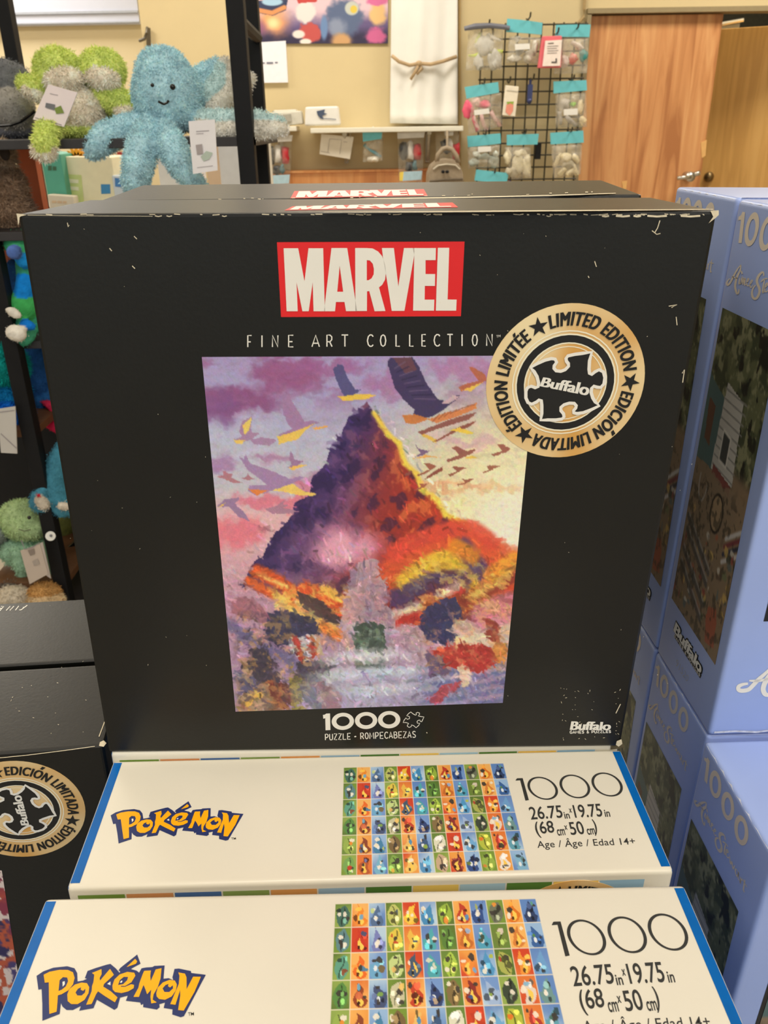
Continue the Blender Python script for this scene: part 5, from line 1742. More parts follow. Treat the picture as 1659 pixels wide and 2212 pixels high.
bag('bulky bag of cream parts under a bent turquoise card, lower row', [(1090, 318), (1146, 316), (1148, 384), (1104, 388)], [(1095, 291), (1164, 289), (1161, 312), (1095, 314)],
    [('cream_content', (226, 216, 184), [(1124, 332, 14, 8), (1118, 355, 14, 22), (1138, 358, 9, 26), (1096, 340, 8, 14), (1130, 344, 1138, 380, 6)]), ('pale_content', (206, 196, 172), [(1100, 362, 1098, 376, 6), (1110, 370, 10, 12)])], None, 7, .07, GR)
bag('crinkled bag of cream sticks under a turquoise card, right of the lower row', [(1190, 314), (1258, 310), (1254, 376), (1196, 384)], [(1189, 287), (1260, 282), (1261, 308), (1190, 312)],
    [('cream_content', (240, 226, 186), [(1210, 330, 1198, 360, 4), (1222, 340, 12, 10), (1236, 334, 1250, 350, 6), (1204, 378, 1224, 362, 5), (1222, 378, 1240, 366, 5), (1236, 352, 1246, 376, 5)]), ('grey_content', (186, 176, 150), [(1228, 356, 14, 9)])], None, 8, .07, GR)
bag('low bag with a turquoise card and something purple below', [(1030, 392), (1098, 394), (1124, 430), (1030, 430)], [(1029, 366), (1099, 374), (1094, 398), (1025, 390)],
    [('purple_content', (120, 84, 170), [(1098, 397, 1124, 396, 3)]), ('grey_content', (180, 176, 166), [(1060, 412, 24, 8)])], None, 9, .05, GR)
# carded goods
r = thing('carded_pack', 'red and white instruction card pack hung on the wire grid', 'pack', W(1190, 147, YG - .16))
obj('backing', *slab([(1172, 78), (1214, 77), (1212, 146), (1162, 147)], YG - .135, .03), mat('pink_red_card', (232, 110, 120), rough=.5), r, bevel=.004)
obj('instruction_sheet', *slab([(1178, 88), (1214, 86), (1210, 142), (1172, 143)], YG - .142, .004), mat('blush_paper', (246, 232, 224), rough=.7), r)
pk = Plane(W(1194, 112, YG - .143), np.array([0, -1.0, 0]))
printed('printed_marks', join2([ribbon([(1184, 94), (1196, 93)], 2)] + [ribbon([(1182, 100 + 5 * i), (1206 - 3 * (i % 2), 99 + 5 * i)], 1.1) for i in range(4)] + [fill([(1191, 133), (1200, 133), (1200, 126), (1203, 126), (1203, 136), (1191, 136)])]), pk, .001, mat('dark_print', (90, 80, 80)), r)
r = thing('carded_pack', 'narrow white card with a strawberry picture on the wire grid', 'pack', W(1100, 252, YG - .14))
obj('backing', *slab([(1092, 184), (1121, 187), (1113, 252), (1085, 249)], YG - .13, .012), mat('off_white_card', (240, 230, 210), rough=.6), r, bevel=.003)
ps = Plane(W(1102, 230, YG - .131), np.array([0, -1.0, 0]))
printed('printed_strawberry', fill([(1094, 226), (1102, 222), (1109, 226), (1108, 240), (1101, 250), (1092, 242)]), ps, .001, mat('strawberry_print', (236, 150, 130)), r)
printed('printed_leaf', fill([(1094, 220), (1110, 219), (1108, 226), (1102, 223), (1096, 226)]), ps, .0015, mat('leaf_print', (150, 176, 70)), r)
printed('printed_line', ribbon([(1094, 195), (1119, 198)], 1.6), ps, .001, mat('grey_print2', (190, 184, 170)), r)
a = W(1146, 172, YG - .12)
tag(obj('key_charm', *join([tube([a, a + (0, 0, -.03)], .007), boxc(tuple(a + (0, 0, -.06)), (.026, .016, .075)), ball(a + (0, 0, -.1), (.014, .012, .014))]), mat('dark_blue_metal', (64, 70, 110), rough=.3, metal=.5), smooth=False), 'tiny dark blue charm hanging mid wire grid', 'charm')
a = W(1163, 312, YG - .05)
tag(obj('clip_strip', *boxc((a[0], YG - .05, W(1163, 326, YG)[2]), (.03, .02, .08)), STEEL), 'small black clip on the grid right of the cream bag', 'clip')
a = [W(x, y, YG - .11) for x, y in [(1003, 62), (1026, 57), (1058, 55), (1086, 58), (1101, 61)]]
tag(obj('bag_hanger', *tube(a, [.01, .014, .012, .012, .01], 8), mat('slate_plastic', (110, 112, 124), rough=.5)), 'slate grey hanger bar across the top left of the wire grid', 'hanger')
# cable down the wall
cb = [W(x, y, YW - .012) for x, y in [(1264, -20), (1262, 20), (1260, 38), (1250, 50), (1240, 62)]]
tag(obj('wall_cable', *tube(cb, .007), mat('tan_cable', (172, 146, 100), rough=.5)), 'thin tan cable running down the wall beside the door', 'cable')
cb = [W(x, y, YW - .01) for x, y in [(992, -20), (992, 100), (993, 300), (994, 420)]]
struct(obj('trim_4', *tube(cb, .008, 6), mat('seam_strip', (188, 160, 108), rough=.8)))  # darker tan strip along the wall seam
# hook and loose end at the alcove corner
tag(obj('wall_hook', *join([tube([W(302, 88, 4.95), W(312, 84, 4.9), W(317, 72, 4.9), W(318, 60, 4.93)], .008, 6), tube([W(320, 60, 4.98), W(322, 112, 4.98)], .012, 6)]), mat('dark_bronze', (84, 74, 54), rough=.5)), 'small dark hook on the corner of the wall behind the plush toys', 'hook')


# packs hanging below the ledges
def pack(label, q, Y, items, cat='pack', m=None, grp=None):
    r = thing('hanging_pack', label, cat, W((q[2][0] + q[3][0]) / 2, q[2][1], Y), None, grp)
    obj('pouch', *pillow(q, Y, .05, seed=len(label)), m or CLEAR, r, smooth=True)
    for nm, col, sh_ in items:
        if nm.endswith('_lumps'):
            obj(nm[:-6], *lumps(sh_, Y), mat('pack_%d_%d_%d' % col, col, rough=.5, var=.08), r, smooth=True)
        else:
            obj(nm, *slab(sh_, Y - .034, .004), mat('pack_%d_%d_%d' % col, col, rough=.5, var=.08), r)
    a_ = W((q[0][0] + q[1][0]) / 2, q[0][1] + 2, Y)
    obj('hang_loop', *tube([a_ + (0, 0, 0), a_ + (0, 0, .03)], .005, 6), mat('clear_loop', (220, 216, 204), rough=.3), r)
    return r


YP = YW - .16
pr = thing('hanging_pack', 'flat white leaflet pack hung under the long white ledge', 'pack', W(725, 345, YP))
obj('leaflet', *slab([(694, 289), (764, 296), (756, 344), (690, 333)], YP, .01), mat('leaflet_paper', (228, 220, 204), rough=.7, var=.03), pr, bevel=.002)
pp = Plane(W(725, 315, YP - .001), np.array([0, -1.0, 0]))
printed('printed_panel', join2([ribbon([(712, 300), (708, 330)], 1.2), ribbon([(712, 300), (738, 302), (734, 333)], 1.2), ribbon([(693, 327), (712, 330)], 1.2), ribbon([(742, 306), (750, 307)], 1.2)]), pp, .001, mat('faint_print', (180, 170, 156)), pr)
obj('hang_loop', *tube([W(756, 278, YP), W(757, 298, YP)], .004, 6), CLEARD, pr)
pack('small clear pack with a turquoise brush under the long ledge', [(784, 284), (828, 282), (826, 348), (784, 350)], YP, [('header_card', (104, 190, 200), [(783, 283), (826, 281), (824, 300), (784, 306)]), ('brush_lumps', (60, 150, 170), [(786, 313, 822, 340, 4)]), ('grey_item_lumps', (226, 220, 206), [(806, 344, 14, 5)])])
for lab, dx, dy, nm in (('black and red bottle pack below the short ledge, right of the rack post', -286, 8, 'a'), ('black and red bottle pack under the long ledge, left of the backpack', 0, 0, 'b')):
    pack(lab, [(858 + dx, 286 + dy), (917 + dx, 284 + dy), (912 + dx, 394 + dy), (862 + dx, 396 + dy)], YP,
         [('header_card', (206, 202, 194), [(858 + dx, 286 + dy), (918 + dx, 284 + dy), (916 + dx, 297 + dy), (859 + dx, 300 + dy)]), ('black_bottle_lumps', (52, 54, 58), [(871 + dx, 308 + dy, 871 + dx, 346 + dy, 8), (884 + dx, 350 + dy, 884 + dx, 368 + dy, 9)]),
          ('white_bottle_lumps', (230, 226, 220), [(886 + dx, 306 + dy, 886 + dx, 342 + dy, 8)]), ('red_bottle_lumps', (190, 40, 52), [(902 + dx, 310 + dy, 902 + dx, 344 + dy, 8)]), ('teal_bottle_lumps', (70, 120, 130), [(896 + dx, 346 + dy, 896 + dx, 366 + dy, 5)]),
          ('blue_label', (170, 200, 214), [(872 + dx, 371 + dy), (912 + dx, 369 + dy), (910 + dx, 388 + dy), (870 + dx, 391 + dy)]), ('yellow_corner', (232, 206, 90), [(863 + dx, 372 + dy), (872 + dx, 371 + dy), (870 + dx, 391 + dy), (863 + dx, 390 + dy)])], m=CLEARD, grp='bottle packs under the ledges')
pack('black and red bottle pack half hidden by the small backpack', [(940, 286), (992, 284), (990, 384), (944, 386)], YP, [('header_card', (206, 202, 194), [(960, 284), (980, 283), (979, 293), (961, 294)]), ('black_bottle_lumps', (52, 54, 58), [(956, 302, 968, 330, 9)]), ('white_bottle_lumps', (230, 226, 220), [(966, 300, 980, 322, 6)]), ('red_bottle_lumps', (190, 40, 52), [(985, 310, 985, 344, 8)])], m=CLEARD, grp='bottle packs under the ledges')
# little grey backpack
YB = YW - .30
r = thing('mini_backpack', 'small taupe backpack with a bow badge, hanging below the ledge', 'backpack', W(965, 412, YB))
TAUPE = mat('taupe_fabric', (158, 142, 120), rough=.7, var=.08, scale=60, bump=.2)
V, Fc = [], []
out = [(925, 400), (926, 376), (932, 360), (944, 350), (962, 346), (982, 348), (994, 358), (1000, 374), (1002, 400), (1000, 420), (928, 420)]
n_ = len(out)
fr1 = [W(x, y, YB - .04) for x, y in out]
fr2 = [W((x - 964) * .93 + 964, (y - 385) * .93 + 385, YB - .07) for x, y in out]
bk1 = [p + (0, .13, 0) for p in fr1]
V = fr2 + fr1 + bk1
Fc = [list(range(n_))] + [[i, (i + 1) % n_, n_ + (i + 1) % n_, n_ + i] for i in range(n_)] + [[n_ + i, n_ + (i + 1) % n_, 2 * n_ + (i + 1) % n_, 2 * n_ + i] for i in range(n_)] + [[2 * n_ + i for i in range(n_)][::-1]]
obj('body', V, Fc, TAUPE, r, smooth=False, bevel=.006)
obj('carry_handle', *tube([W(x, y, YB) for x, y in [(944, 350), (946, 334), (956, 322), (966, 319), (976, 323), (986, 336), (990, 352)]], .012, 8), TAUPE, r, smooth=True)
obj('hanging_strap', *tube([W(966, 320, YB), W(966, 300, YB + .02), W(966, 283, YW - .22)], .006, 6), TAUPE, r)
obj('zipper', *tube([W(x, y, YB - .075) for x, y in [(936, 366), (946, 358), (964, 355), (984, 357), (993, 366)]], .005, 6), mat('zip_grey', (190, 180, 160), rough=.4), r)
obj('pocket_seam', *tube([W(x, y, YB - .076) for x, y in [(928, 392), (962, 388), (1000, 387)]], .005, 6), mat('dark_seam', (96, 84, 68), rough=.8), r)
obj('bow_badge', *join([ball(W(957, 371, YB - .08), (.010, .008, .008)), ball(W(966, 371, YB - .08), (.010, .008, .008))]), STEEL, r)
# low wooden cabinet along the wall
ca, cb_ = W(560, 374, YW - .1), W(990, 374, YW - .1)
zc = ca[2]
cabr = thing('low_cabinet', 'low orange wood cabinet along the tan wall below the ledges', 'cabinet', ((ca[0] + cb_[0]) / 2, YW - .1, 0))
obj('cabinet_body', *boxc(((ca[0] + cb_[0]) / 2, YW - .05, zc / 2), (cb_[0] - ca[0], .09, zc)), woodmat('orange_veneer', (206, 136, 80), (222, 154, 94), (232, 170, 112)), cabr, bevel=.004)
obj('cabinet_top', *boxc(((ca[0] + cb_[0]) / 2, YW - .055, zc + .004), (cb_[0] - ca[0] + .02, .105, .012)), woodmat('orange_veneer_top', (206, 136, 80), (222, 154, 94), (232, 170, 112)), cabr)
# ------------------------------------------------------------------ black steel rack with plush toys
YF, YK = 1.62, 1.97
ZS = W(300, 298, YF)[2]                       # top shelf surface, at eye height
fl = onY(np.array(60.), np.array(900.), YF)   # front left post passes here
posts = {}
rack = thing('display_rack', 'black steel shelf rack holding the plush toys', 'rack', (fl[0] + .25, (YF + YK) / 2, 0))
xFL, xFR = W(58, 890, YF)[0], W(520, 150, YF)[0]
xKL, xKR = W(48, 220, YK)[0], W(557, 200, YK)[0]
PW = .030
for nm, x, y in (('post', xFL, YF), ('post', xFR, YF), ('post', xKL, YK), ('post', xKR, YK)):
    obj(nm, *boxc((x, y, 1.05), (PW if y == YF else .027, PW, 2.1)), STEEL, rack, bevel=.002)
obj('brace', *tube([W(514, 42, YF) , W(556, 82, YK)], .011, 8), STEEL, rack)
DECK = mat('black_shelf_deck', (52, 50, 52), rough=.6, var=.1)
BRN = mat('brown_shelf_edge', (104, 70, 44), rough=.6, var=.15)


def deck(z, m, x0=None, x1=None, y0=YF - .012, y1=YK + .012, th=.016):
    x0 = xFL - .16 if x0 is None else x0
    x1 = xFR + .015 if x1 is None else x1
    return obj('shelf_deck', *boxc(((x0 + x1) / 2, (y0 + y1) / 2, z - th / 2), (x1 - x0, y1 - y0, th)), m, rack, bevel=.0015)


Z1 = W(15, 500, YF)[2]
Z2 = W(40, 925, YF)[2]
Z3 = W(60, 1252, YF)[2]
ZD = W(45, 742, YF)[2]
ZB = W(110, 1108, YF)[2]
Z4 = W(60, 1300, YF - .02)[2] - .06
deck(ZS, DECK)
deck(Z1, DECK, x1=W(36, 500, YF)[0] + .2)
deck(Z2, BRN, x1=xFL + .012)
deck(Z3, BRN, x1=xFL + .012)
deck(ZD, DECK, x0=W(30, 742, YF)[0], x1=xFR, y0=YF + .02)
deck(ZB, DECK, x0=W(118, 1108, YF)[0], x1=xFR, y0=YF + .02)
deck(Z4 , DECK)
bkx0, bkx1 = xFL - .3, xFR
obj('back_panel', *boxc(((bkx0 + bkx1) / 2, YK + .03, (Z3 - .3 + Z1) / 2), (bkx1 - bkx0, .01, Z1 - Z3 + .3)), mat('black_panel', (20, 20, 22), rough=.8, var=.1), rack)

FUR = vmat('plush_fur', rough=.95, spec=.15, bump=.5, bscale=260)


def plush(name, label, Y, prims, fur=.006, voxel=.0045, nfur=9000, noise_amp=.002, cat='plush toy', base=None, group=None):
    """one continuous soft body grown from rounded masses given in photo pixels at distance Y
    ball: (px, py, rx, ry, dy, depth_ratio, rot, colour)   limb: ([(px, py, r, dy)...], colour)"""
    balls = []
    for p in prims:
        if isinstance(p[0], list):
            pts, col = p
            for (a, b) in zip(pts[:-1], pts[1:]):
                d = math.hypot(a[0] - b[0], a[1] - b[1])
                k = max(1, int(d / (min(a[2], b[2]) * .45)))
                for i in range(k):
                    t = i / k
                    q = [a[j] * (1 - t) + b[j] * t for j in range(4)]
                    balls.append((q[0], q[1], q[2], q[2], q[3], 1.0, 0, col))
            a = pts[-1]
            balls.append((a[0], a[1], a[2], a[2], a[3], 1.0, 0, col))
        else:
            balls.append(p)
    parts, info = [], []
    for px, py, rx, ry, dy, dr, rot, col in balls:
        c = W(px, py, Y + dy)
        m_ = mpp(px, py, Y + dy)
        R = np.array([rx * m_, (rx + ry) / 2 * m_ * dr, ry * m_])
        V, Fc = ball((0, 0, 0), R, 20, 14)
        cr, sr = math.cos(rot), math.sin(rot)
        Rm = np.array([[cr, 0, sr], [0, 1, 0], [-sr, 0, cr]])
        parts.append((V @ Rm.T + c, Fc))
        info.append((c, R, Rm, np.array(col, float)))
    V, Fc = join(parts)
    me = bpy.data.meshes.new('tmp')
    me.from_pydata(V.tolist(), [], Fc)
    o = bpy.data.objects.new('tmp', me)
    COL.objects.link(o)
    r = o.modifiers.new('r', 'REMESH')
    r.mode = 'VOXEL'
    r.voxel_size = voxel
    s = o.modifiers.new('s', 'SMOOTH')
    s.iterations = 6
    s.factor = .5
    bpy.context.view_layer.update()
    m2_ = bpy.data.meshes.new_from_object(o.evaluated_get(bpy.context.evaluated_depsgraph_get()))
    bpy.data.objects.remove(o)
    bpy.data.meshes.remove(me)
    n = len(m2_.vertices)
    P = np.zeros(n * 3)
    m2_.vertices.foreach_get('co', P)
    P = P.reshape(-1, 3)
    N = np.zeros(n * 3)
    m2_.vertices.foreach_get('normal', N)
    N = N.reshape(-1, 3)
    best = np.full(n, 1e9)
    C_ = np.zeros((n, 3))
    for c, R, Rm, col in info:
        d = np.linalg.norm(((P - c) @ Rm) / R, axis=1)
        k = d < best
        best[k] = d[k]
        C_[k] = col
    am = np.array([noise.fractal(Vector(p) * 38.0, .9, 2.0, 4) for p in P])
    P2 = P + N * (noise_amp * am)[:, None]
    fr_ = np.array([noise.noise(Vector(p) * 120.0) for p in P])
    C2 = C_ * (1 + .10 * fr_ + .06 * am)[:, None]
    F_ = [list(p.vertices) for p in m2_.polygons]
    bpy.data.meshes.remove(m2_)
    rs = np.random.RandomState(len(label))
    if nfur:
        idx = rs.randint(0, n, nfur)
        root_ = P2[idx] + rs.normal(0, voxel * .4, (nfur, 3))
        dr_ = N[idx] + rs.normal(0, .55, (nfur, 3)) + np.array([0, 0, -.35])
        dr_ /= np.linalg.norm(dr_, axis=1)[:, None]
        L = fur * rs.uniform(.5, 1.25, nfur)[:, None]
        sd = np.cross(dr_, rs.normal(0, 1, (nfur, 3)))
        sd /= np.linalg.norm(sd, axis=1)[:, None]
        w_ = .0009
        tri = np.stack([root_ + sd * w_, root_ - sd * w_, root_ + dr_ * L], 1).reshape(-1, 3)
        ct = np.repeat(C2[idx] * rs.uniform(.88, 1.14, (nfur, 1)), 3, 0)
        k0 = len(P2)
        P2 = np.concatenate([P2, tri])
        C2 = np.concatenate([C2, ct])
        F_ += [[k0 + 3 * i, k0 + 3 * i + 1, k0 + 3 * i + 2] for i in range(nfur)]
    lo = P.min(0)
    b_ = (P[:, 0].mean(), P[:, 1].mean(), lo[2])
    rt = thing(name, label, cat, b_, None, group)
    obj('body', P2, F_, FUR, rt, cols=np.clip(C2, 0, 255), smooth=True)
    return rt


def card(name, parent, q, Y, col, lines=(), extra=None, pict=None):
    m_ = mat('tag_card_%d_%d_%d' % col, col, rough=.5, var=.02)
    c = obj(name, *slab(q, Y, .0025), m_, parent)
    pl = Plane(W(q[0][0], q[0][1], Y), np.array([0, -1.0, 0]))
    sh_ = [ribbon(l, w) for l, w in lines]
    if sh_:
        printed('printed_lines', join2(sh_), pl, .0012, mat('tag_print', (150, 140, 146), rough=.6), c)
    for nm, pts, col2 in (extra or []):
        printed(nm, fill(pts), pl, .0014, mat('tagpic_%d_%d_%d' % col2, col2, rough=.6), c)
    return c


AQ, AQ2, CRM = (192, 230, 242), (214, 240, 240), (245, 240, 228)
YO = YF + .06
oc = plush('octopus_plush', 'pale blue octopus plush with a smiling face sitting on the top shelf', YO, [
    (362, 205, 74, 76, .0, .95, 0, AQ), (352, 160, 58, 52, .0, 1.0, 0, AQ), (372, 240, 62, 44, -.005, 1, 0, AQ),
    ([(318, 268, 26, -.01), (272, 280, 30, -.03), (232, 296, 31, -.05), (206, 318, 24, -.06), (198, 328, 16, -.06)], AQ),
    ([(322, 280, 28, -.05), (306, 320, 33, -.095), (298, 360, 32, -.105), (292, 392, 28, -.105), (288, 404, 22, -.10)], AQ),
    ([(356, 282, 24, -.05), (370, 315, 32, -.095), (388, 350, 29, -.105), (408, 380, 22, -.105), (432, 402, 15, -.10)], AQ),
    ([(425, 262, 24, -.01), (480, 260, 21, -.03), (550, 258, 19, -.03), (604, 266, 14, -.03)], AQ2), ([(440, 278, 20, -.03), (500, 282, 21, -.04), (560, 280, 19, -.04), (608, 278, 14, -.04)], CRM),
    ([(415, 220, 40, .05), (440, 180, 34, .08), (468, 150, 22, .08)], AQ), ([(450, 225, 32, .05), (478, 190, 30, .06), (484, 160, 24, .07)], AQ2), ([(462, 236, 20, .03), (496, 206, 18, .04), (500, 160, 14, .06), (486, 136, 12, .07)], CRM),
    ([(498, 236, 22, .06), (520, 200, 16, .10), (540, 168, 12, .10)], CRM)], fur=.0045, nfur=60000)
EYE_M = mat('black_bead', (14, 14, 16), rough=.15)
for x, y, r_ in ((329, 184, 4.2), (373, 188, 6.2)):
    c = W(x, y, YO - .098 + (.012 if x < 340 else 0))
    obj('eye', *ball(c, r_ * mpp(x, y, YO - .1)), EYE_M, oc, smooth=True)
obj('stitched_smile', *tube([W(x, y, YO - .100) for x, y in [(342, 219), (347, 222), (354, 225), (361, 222), (365, 217)]], .0022, 6), EYE_M, oc)
card('hang_tag', oc, [(407, 262), (464, 258), (470, 368), (417, 376)], YO - .165, (246, 242, 244), [([(424, 284), (452, 282)], 1.2), ([(424, 289), (440, 288)], 1), ([(426, 362), (460, 358)], 1)],
     [('printed_picture', [(423, 313), (437, 311), (439, 332), (426, 334)], (176, 166, 166)), ('printed_picture', [(434, 338), (446, 326), (460, 330), (452, 344), (440, 348)], (190, 204, 190))])

GRN, FCR = (228, 244, 140), (255, 242, 222)
YR = YF + .15
fg = plush('frog_plush', 'lime green and cream plush with two big round humps beside the octopus', YR, [
    (124, 152, 50, 44, .0, .9, 0, GRN), (220, 152, 50, 42, .0, .9, 0, GRN), (138, 174, 42, 24, -.042, .7, -.1, FCR), (222, 170, 36, 20, -.042, .7, .1, FCR),
    (180, 235, 82, 60, .02, .7, 0, GRN), (178, 238, 46, 44, -.03, .7, 0, FCR), ([(100, 205, 22, -.01), (72, 186, 20, -.02), (50, 178, 14, -.02)], GRN), ([(84, 208, 12, -.03), (60, 196, 12, -.03)], FCR),
    ([(226, 205, 26, -.02), (262, 222, 27, -.03), (284, 236, 18, -.03)], GRN), ([(262, 244, 14, -.05), (282, 246, 12, -.05)], FCR),
    ([(120, 262, 24, -.03), (108, 276, 25, -.10), (103, 286, 25, -.16), (97, 306, 24, -.185), (94, 318, 19, -.185)], GRN), ([(82, 326, 15, -.185), (100, 332, 16, -.185), (112, 322, 13, -.185)], FCR), (178, 282, 62, 14, -.02, 1, 0, GRN)], fur=.0065, nfur=36000)
card('hang_tag', fg, [(104, 182), (167, 200), (138, 274), (71, 258)], YR - .16, (250, 236, 238), [([(76, 254), (134, 270)], 1.2), ([(108, 202), (126, 206)], 1)],
     [('printed_picture', [(100, 222), (120, 226), (118, 238), (98, 232)], (120, 120, 126)), ('printed_picture', [(118, 234), (132, 228), (139, 244), (122, 246)], (130, 150, 70))])

gy = plush('grey_plush', 'dark grey plush with a pale belly at the left edge of the top shelf', YF + .23, [
    (16, 186, 58, 52, .0, .9, 0, (112, 114, 118)), (26, 236, 50, 44, -.03, .9, 0, (160, 156, 150)), (20, 282, 74, 20, .0, 1, 0, (124, 124, 132)), (-30, 230, 60, 60, .03, .9, 0, (112, 114, 118))], fur=.004, nfur=6000)
obj('mouth_seam', *tube([W(x, y, YF + .105) for x, y in [(0, 272), (24, 270), (46, 262), (66, 248), (75, 240)]], .003, 6), EYE_M, gy)
sl = plush('sloth_plush', 'shaggy brown plush on the shelf below the grey one', YF + .10, [
    (4, 342, 26, 34, .0, .9, 0, (214, 190, 164)), (18, 410, 36, 50, .0, .9, 0, (190, 160, 134)), (4, 455, 58, 44, -.01, .9, 0, (176, 148, 124)), (50, 462, 26, 34, .0, .8, 0, (166, 138, 118))], fur=.012, nfur=12000)
obj('eye_patch', *ball(W(10, 330, YF + .045), (.010, .008, .014)), mat('dark_fur', (60, 48, 40), rough=.9), sl, smooth=True)
dg_ = plush('dragon_plush', 'shiny blue and green plush with two white soles showing', YF + .02, [
    (42, 528, 34, 30, .0, .9, 0, (76, 190, 130)), (30, 545, 16, 16, -.035, .9, 0, (90, 120, 190)), (52, 560, 20, 20, -.01, .9, 0, (36, 152, 232)), ([(60, 560, 26, .02), (72, 620, 34, .03), (80, 680, 38, .03)], (70, 176, 140)),
    ([(60, 610, 24, .01), (50, 640, 20, .0)], (26, 140, 230)), (48, 662, 36, 32, .0, .8, .4, (70, 176, 96)), (30, 676, 20, 12, -.045, .6, .6, (240, 234, 222)), (40, 718, 38, 31, -.005, .8, 0, (84, 190, 154)), (60, 702, 18, 12, -.03, .8, .3, (26, 130, 230)), (35, 720, 25, 19, -.05, .6, .25, (242, 236, 224))], fur=.002, nfur=1500, noise_amp=.001)
dn = plush('denim_plush', 'dark denim blue plush behind the rack post, under the shiny dragon', YF + .16, [
    (78, 800, 40, 64, .0, .9, 0, (42, 96, 170)), (96, 855, 30, 40, .0, .9, 0, (48, 110, 180)), (40, 610, 30, 50, .06, .9, 0, (46, 90, 150))], fur=.004, nfur=5000)
fz = plush('shaggy_plush', 'shaggy teal and royal blue plush at the left edge with a silver tag', YF + .06, [
    (14, 790, 44, 44, .0, .9, 0, (24, 164, 158)), (22, 850, 40, 34, .0, .9, 0, (24, 136, 196)), (24, 890, 42, 40, -.01, .9, 0, (24, 116, 216)), (-20, 860, 50, 60, .0, .9, 0, (24, 136, 196))], fur=.011, nfur=14000)
card('hang_tag', fz, [(-6, 884), (33, 878), (37, 980), (2, 978)], YF - .035, (206, 202, 196), [([(2, 936), (36, 968)], 1.4), ([(0, 890), (32, 886)], 1.4)])
pk_ = plush('pink_plush', 'magenta pink plush with two pointed tips beside the rack post', YF + .12, [
    ([(76, 905, 3, .0), (92, 908, 9, .0), (116, 916, 16, .0), (140, 920, 22, .0)], (222, 40, 90)), ([(90, 868, 4, .0), (104, 872, 9, .0), (140, 900, 18, .0)], (214, 50, 90))], fur=.002, nfur=800, noise_amp=.001)
bd = plush('blue_dinosaur_plush', 'steel blue dinosaur plush with pale feet hanging over the shelf edge', YF + .02, [
    ([(134, 962, 12, .0), (128, 995, 24, .0), (120, 1035, 28, .0), (122, 1072, 34, .0)], (74, 142, 166)), ([(96, 1060, 12, -.03), (78, 1070, 12, -.03), (72, 1090, 10, -.03)], (74, 140, 166)), (92, 1090, 26, 22, -.02, .8, .5, (80, 146, 170)), (92, 1088, 18, 14, -.045, .6, .8, (216, 206, 190)),
    (140, 1100, 26, 18, -.02, .8, 0, (78, 144, 168)), (138, 1094, 16, 11, -.045, .6, .3, (216, 206, 190)), (82, 1070, 6, 3, -.05, 1, 0, (200, 40, 60))], fur=.003, nfur=4000)
mi = plush('mint_plush', 'pale mint green plush with a ribbon tag on its chest', YF + .05, [
    (46, 1122, 45, 44, .0, .95, 0, (182, 206, 152)), (66, 1140, 34, 26, -.02, .9, 0, (176, 200, 150)), (62, 1192, 40, 42, .0, .8, 0, (150, 190, 160)), ([(40, 1196, 22, -.02), (46, 1222, 16, -.03), (50, 1244, 9, -.03)], (160, 196, 166)), ([(24, 1180, 18, -.01), (14, 1198, 14, -.02), (20, 1210, 10, -.02)], (158, 194, 166)),
    ([(96, 1176, 18, -.01), (106, 1205, 14, -.02), (113, 1234, 9, -.02)], (140, 180, 146))], fur=.006, nfur=9000)
obj('eye', *ball(W(63, 1118, YF - .035), .004), EYE_M, mi, smooth=True)
obj('mouth_seam', *tube([W(x, y, YF - .030) for x, y in [(40, 1143), (52, 1147), (66, 1144)]], .0014, 5), mat('dark_thread', (110, 120, 90), rough=.9), mi)
card('ribbon_tag', mi, [(44, 1190), (86, 1176), (104, 1240), (64, 1262)], YF - .05, (206, 190, 176), [([(46, 1166), (54, 1186), (70, 1182), (86, 1172)], 2.0)], [('printed_picture', [(60, 1188), (74, 1184), (76, 1196), (66, 1200)], (150, 136, 126)), ('printed_picture', [(70, 1212), (82, 1206), (86, 1218), (74, 1222)], (178, 166, 156))])
card('ribbon_end', mi, [(86, 1174), (92, 1172), (110, 1250), (92, 1238)], YF - .048, (196, 184, 176))
pin = thing('round_pin', 'small white round pin on the black rack post', 'pin', W(109, 1158, YF - .02))
obj('disc', *tube([W(109, 1158, YF - .016), W(109, 1158, YF - .026)], .0105, 18), WH, pin)
obj('dot', *ball(W(110, 1157, YF - .027), .003), mat('grey_dot', (130, 130, 136)), pin)
g2 = plush('grey_plush', 'grey plush corner at the left edge beside the mint green one', YF + .04, [(-8, 1150, 30, 26, .0, .9, 0, (130, 140, 134)), (-10, 1185, 26, 22, .02, .9, 0, (120, 128, 124))], fur=.004, nfur=2500)
c1 = plush('cream_plush', 'cream white plush low in the rack, left of the amber one', YF - .03, [(30, 1288, 36, 22, .0, 1, 0, (214, 202, 182)), (10, 1300, 40, 24, .02, 1, 0, (190, 182, 170)), (20, 1264, 18, 8, .02, 1, 0, (120, 112, 104))], fur=.006, nfur=5000)
c2 = plush('amber_plush', 'amber and cream plush low in the rack beside the post', YF - .03, [(96, 1278, 34, 18, .0, 1, 0, (206, 160, 100)), (98, 1296, 40, 20, -.01, 1, 0, (222, 196, 156))], fur=.006, nfur=4000)
ov = plush('olive_plush', 'olive green plush behind the rack post with a dark strap', YF + .26, [(146, 1160, 28, 60, .0, .9, 0, (120, 126, 72)), (150, 1225, 30, 40, .0, .9, 0, (150, 158, 110)), (158, 1268, 34, 26, -.01, .9, 0, (190, 130, 84)), (164, 1296, 34, 22, -.02, .9, 0, (206, 184, 158))], fur=.005, nfur=6000)
obj('strap', *tube([W(132, 1204, YF + .16), W(148, 1186, YF + .16), W(166, 1168, YF + .17)], .006, 8), EYE_M, ov)

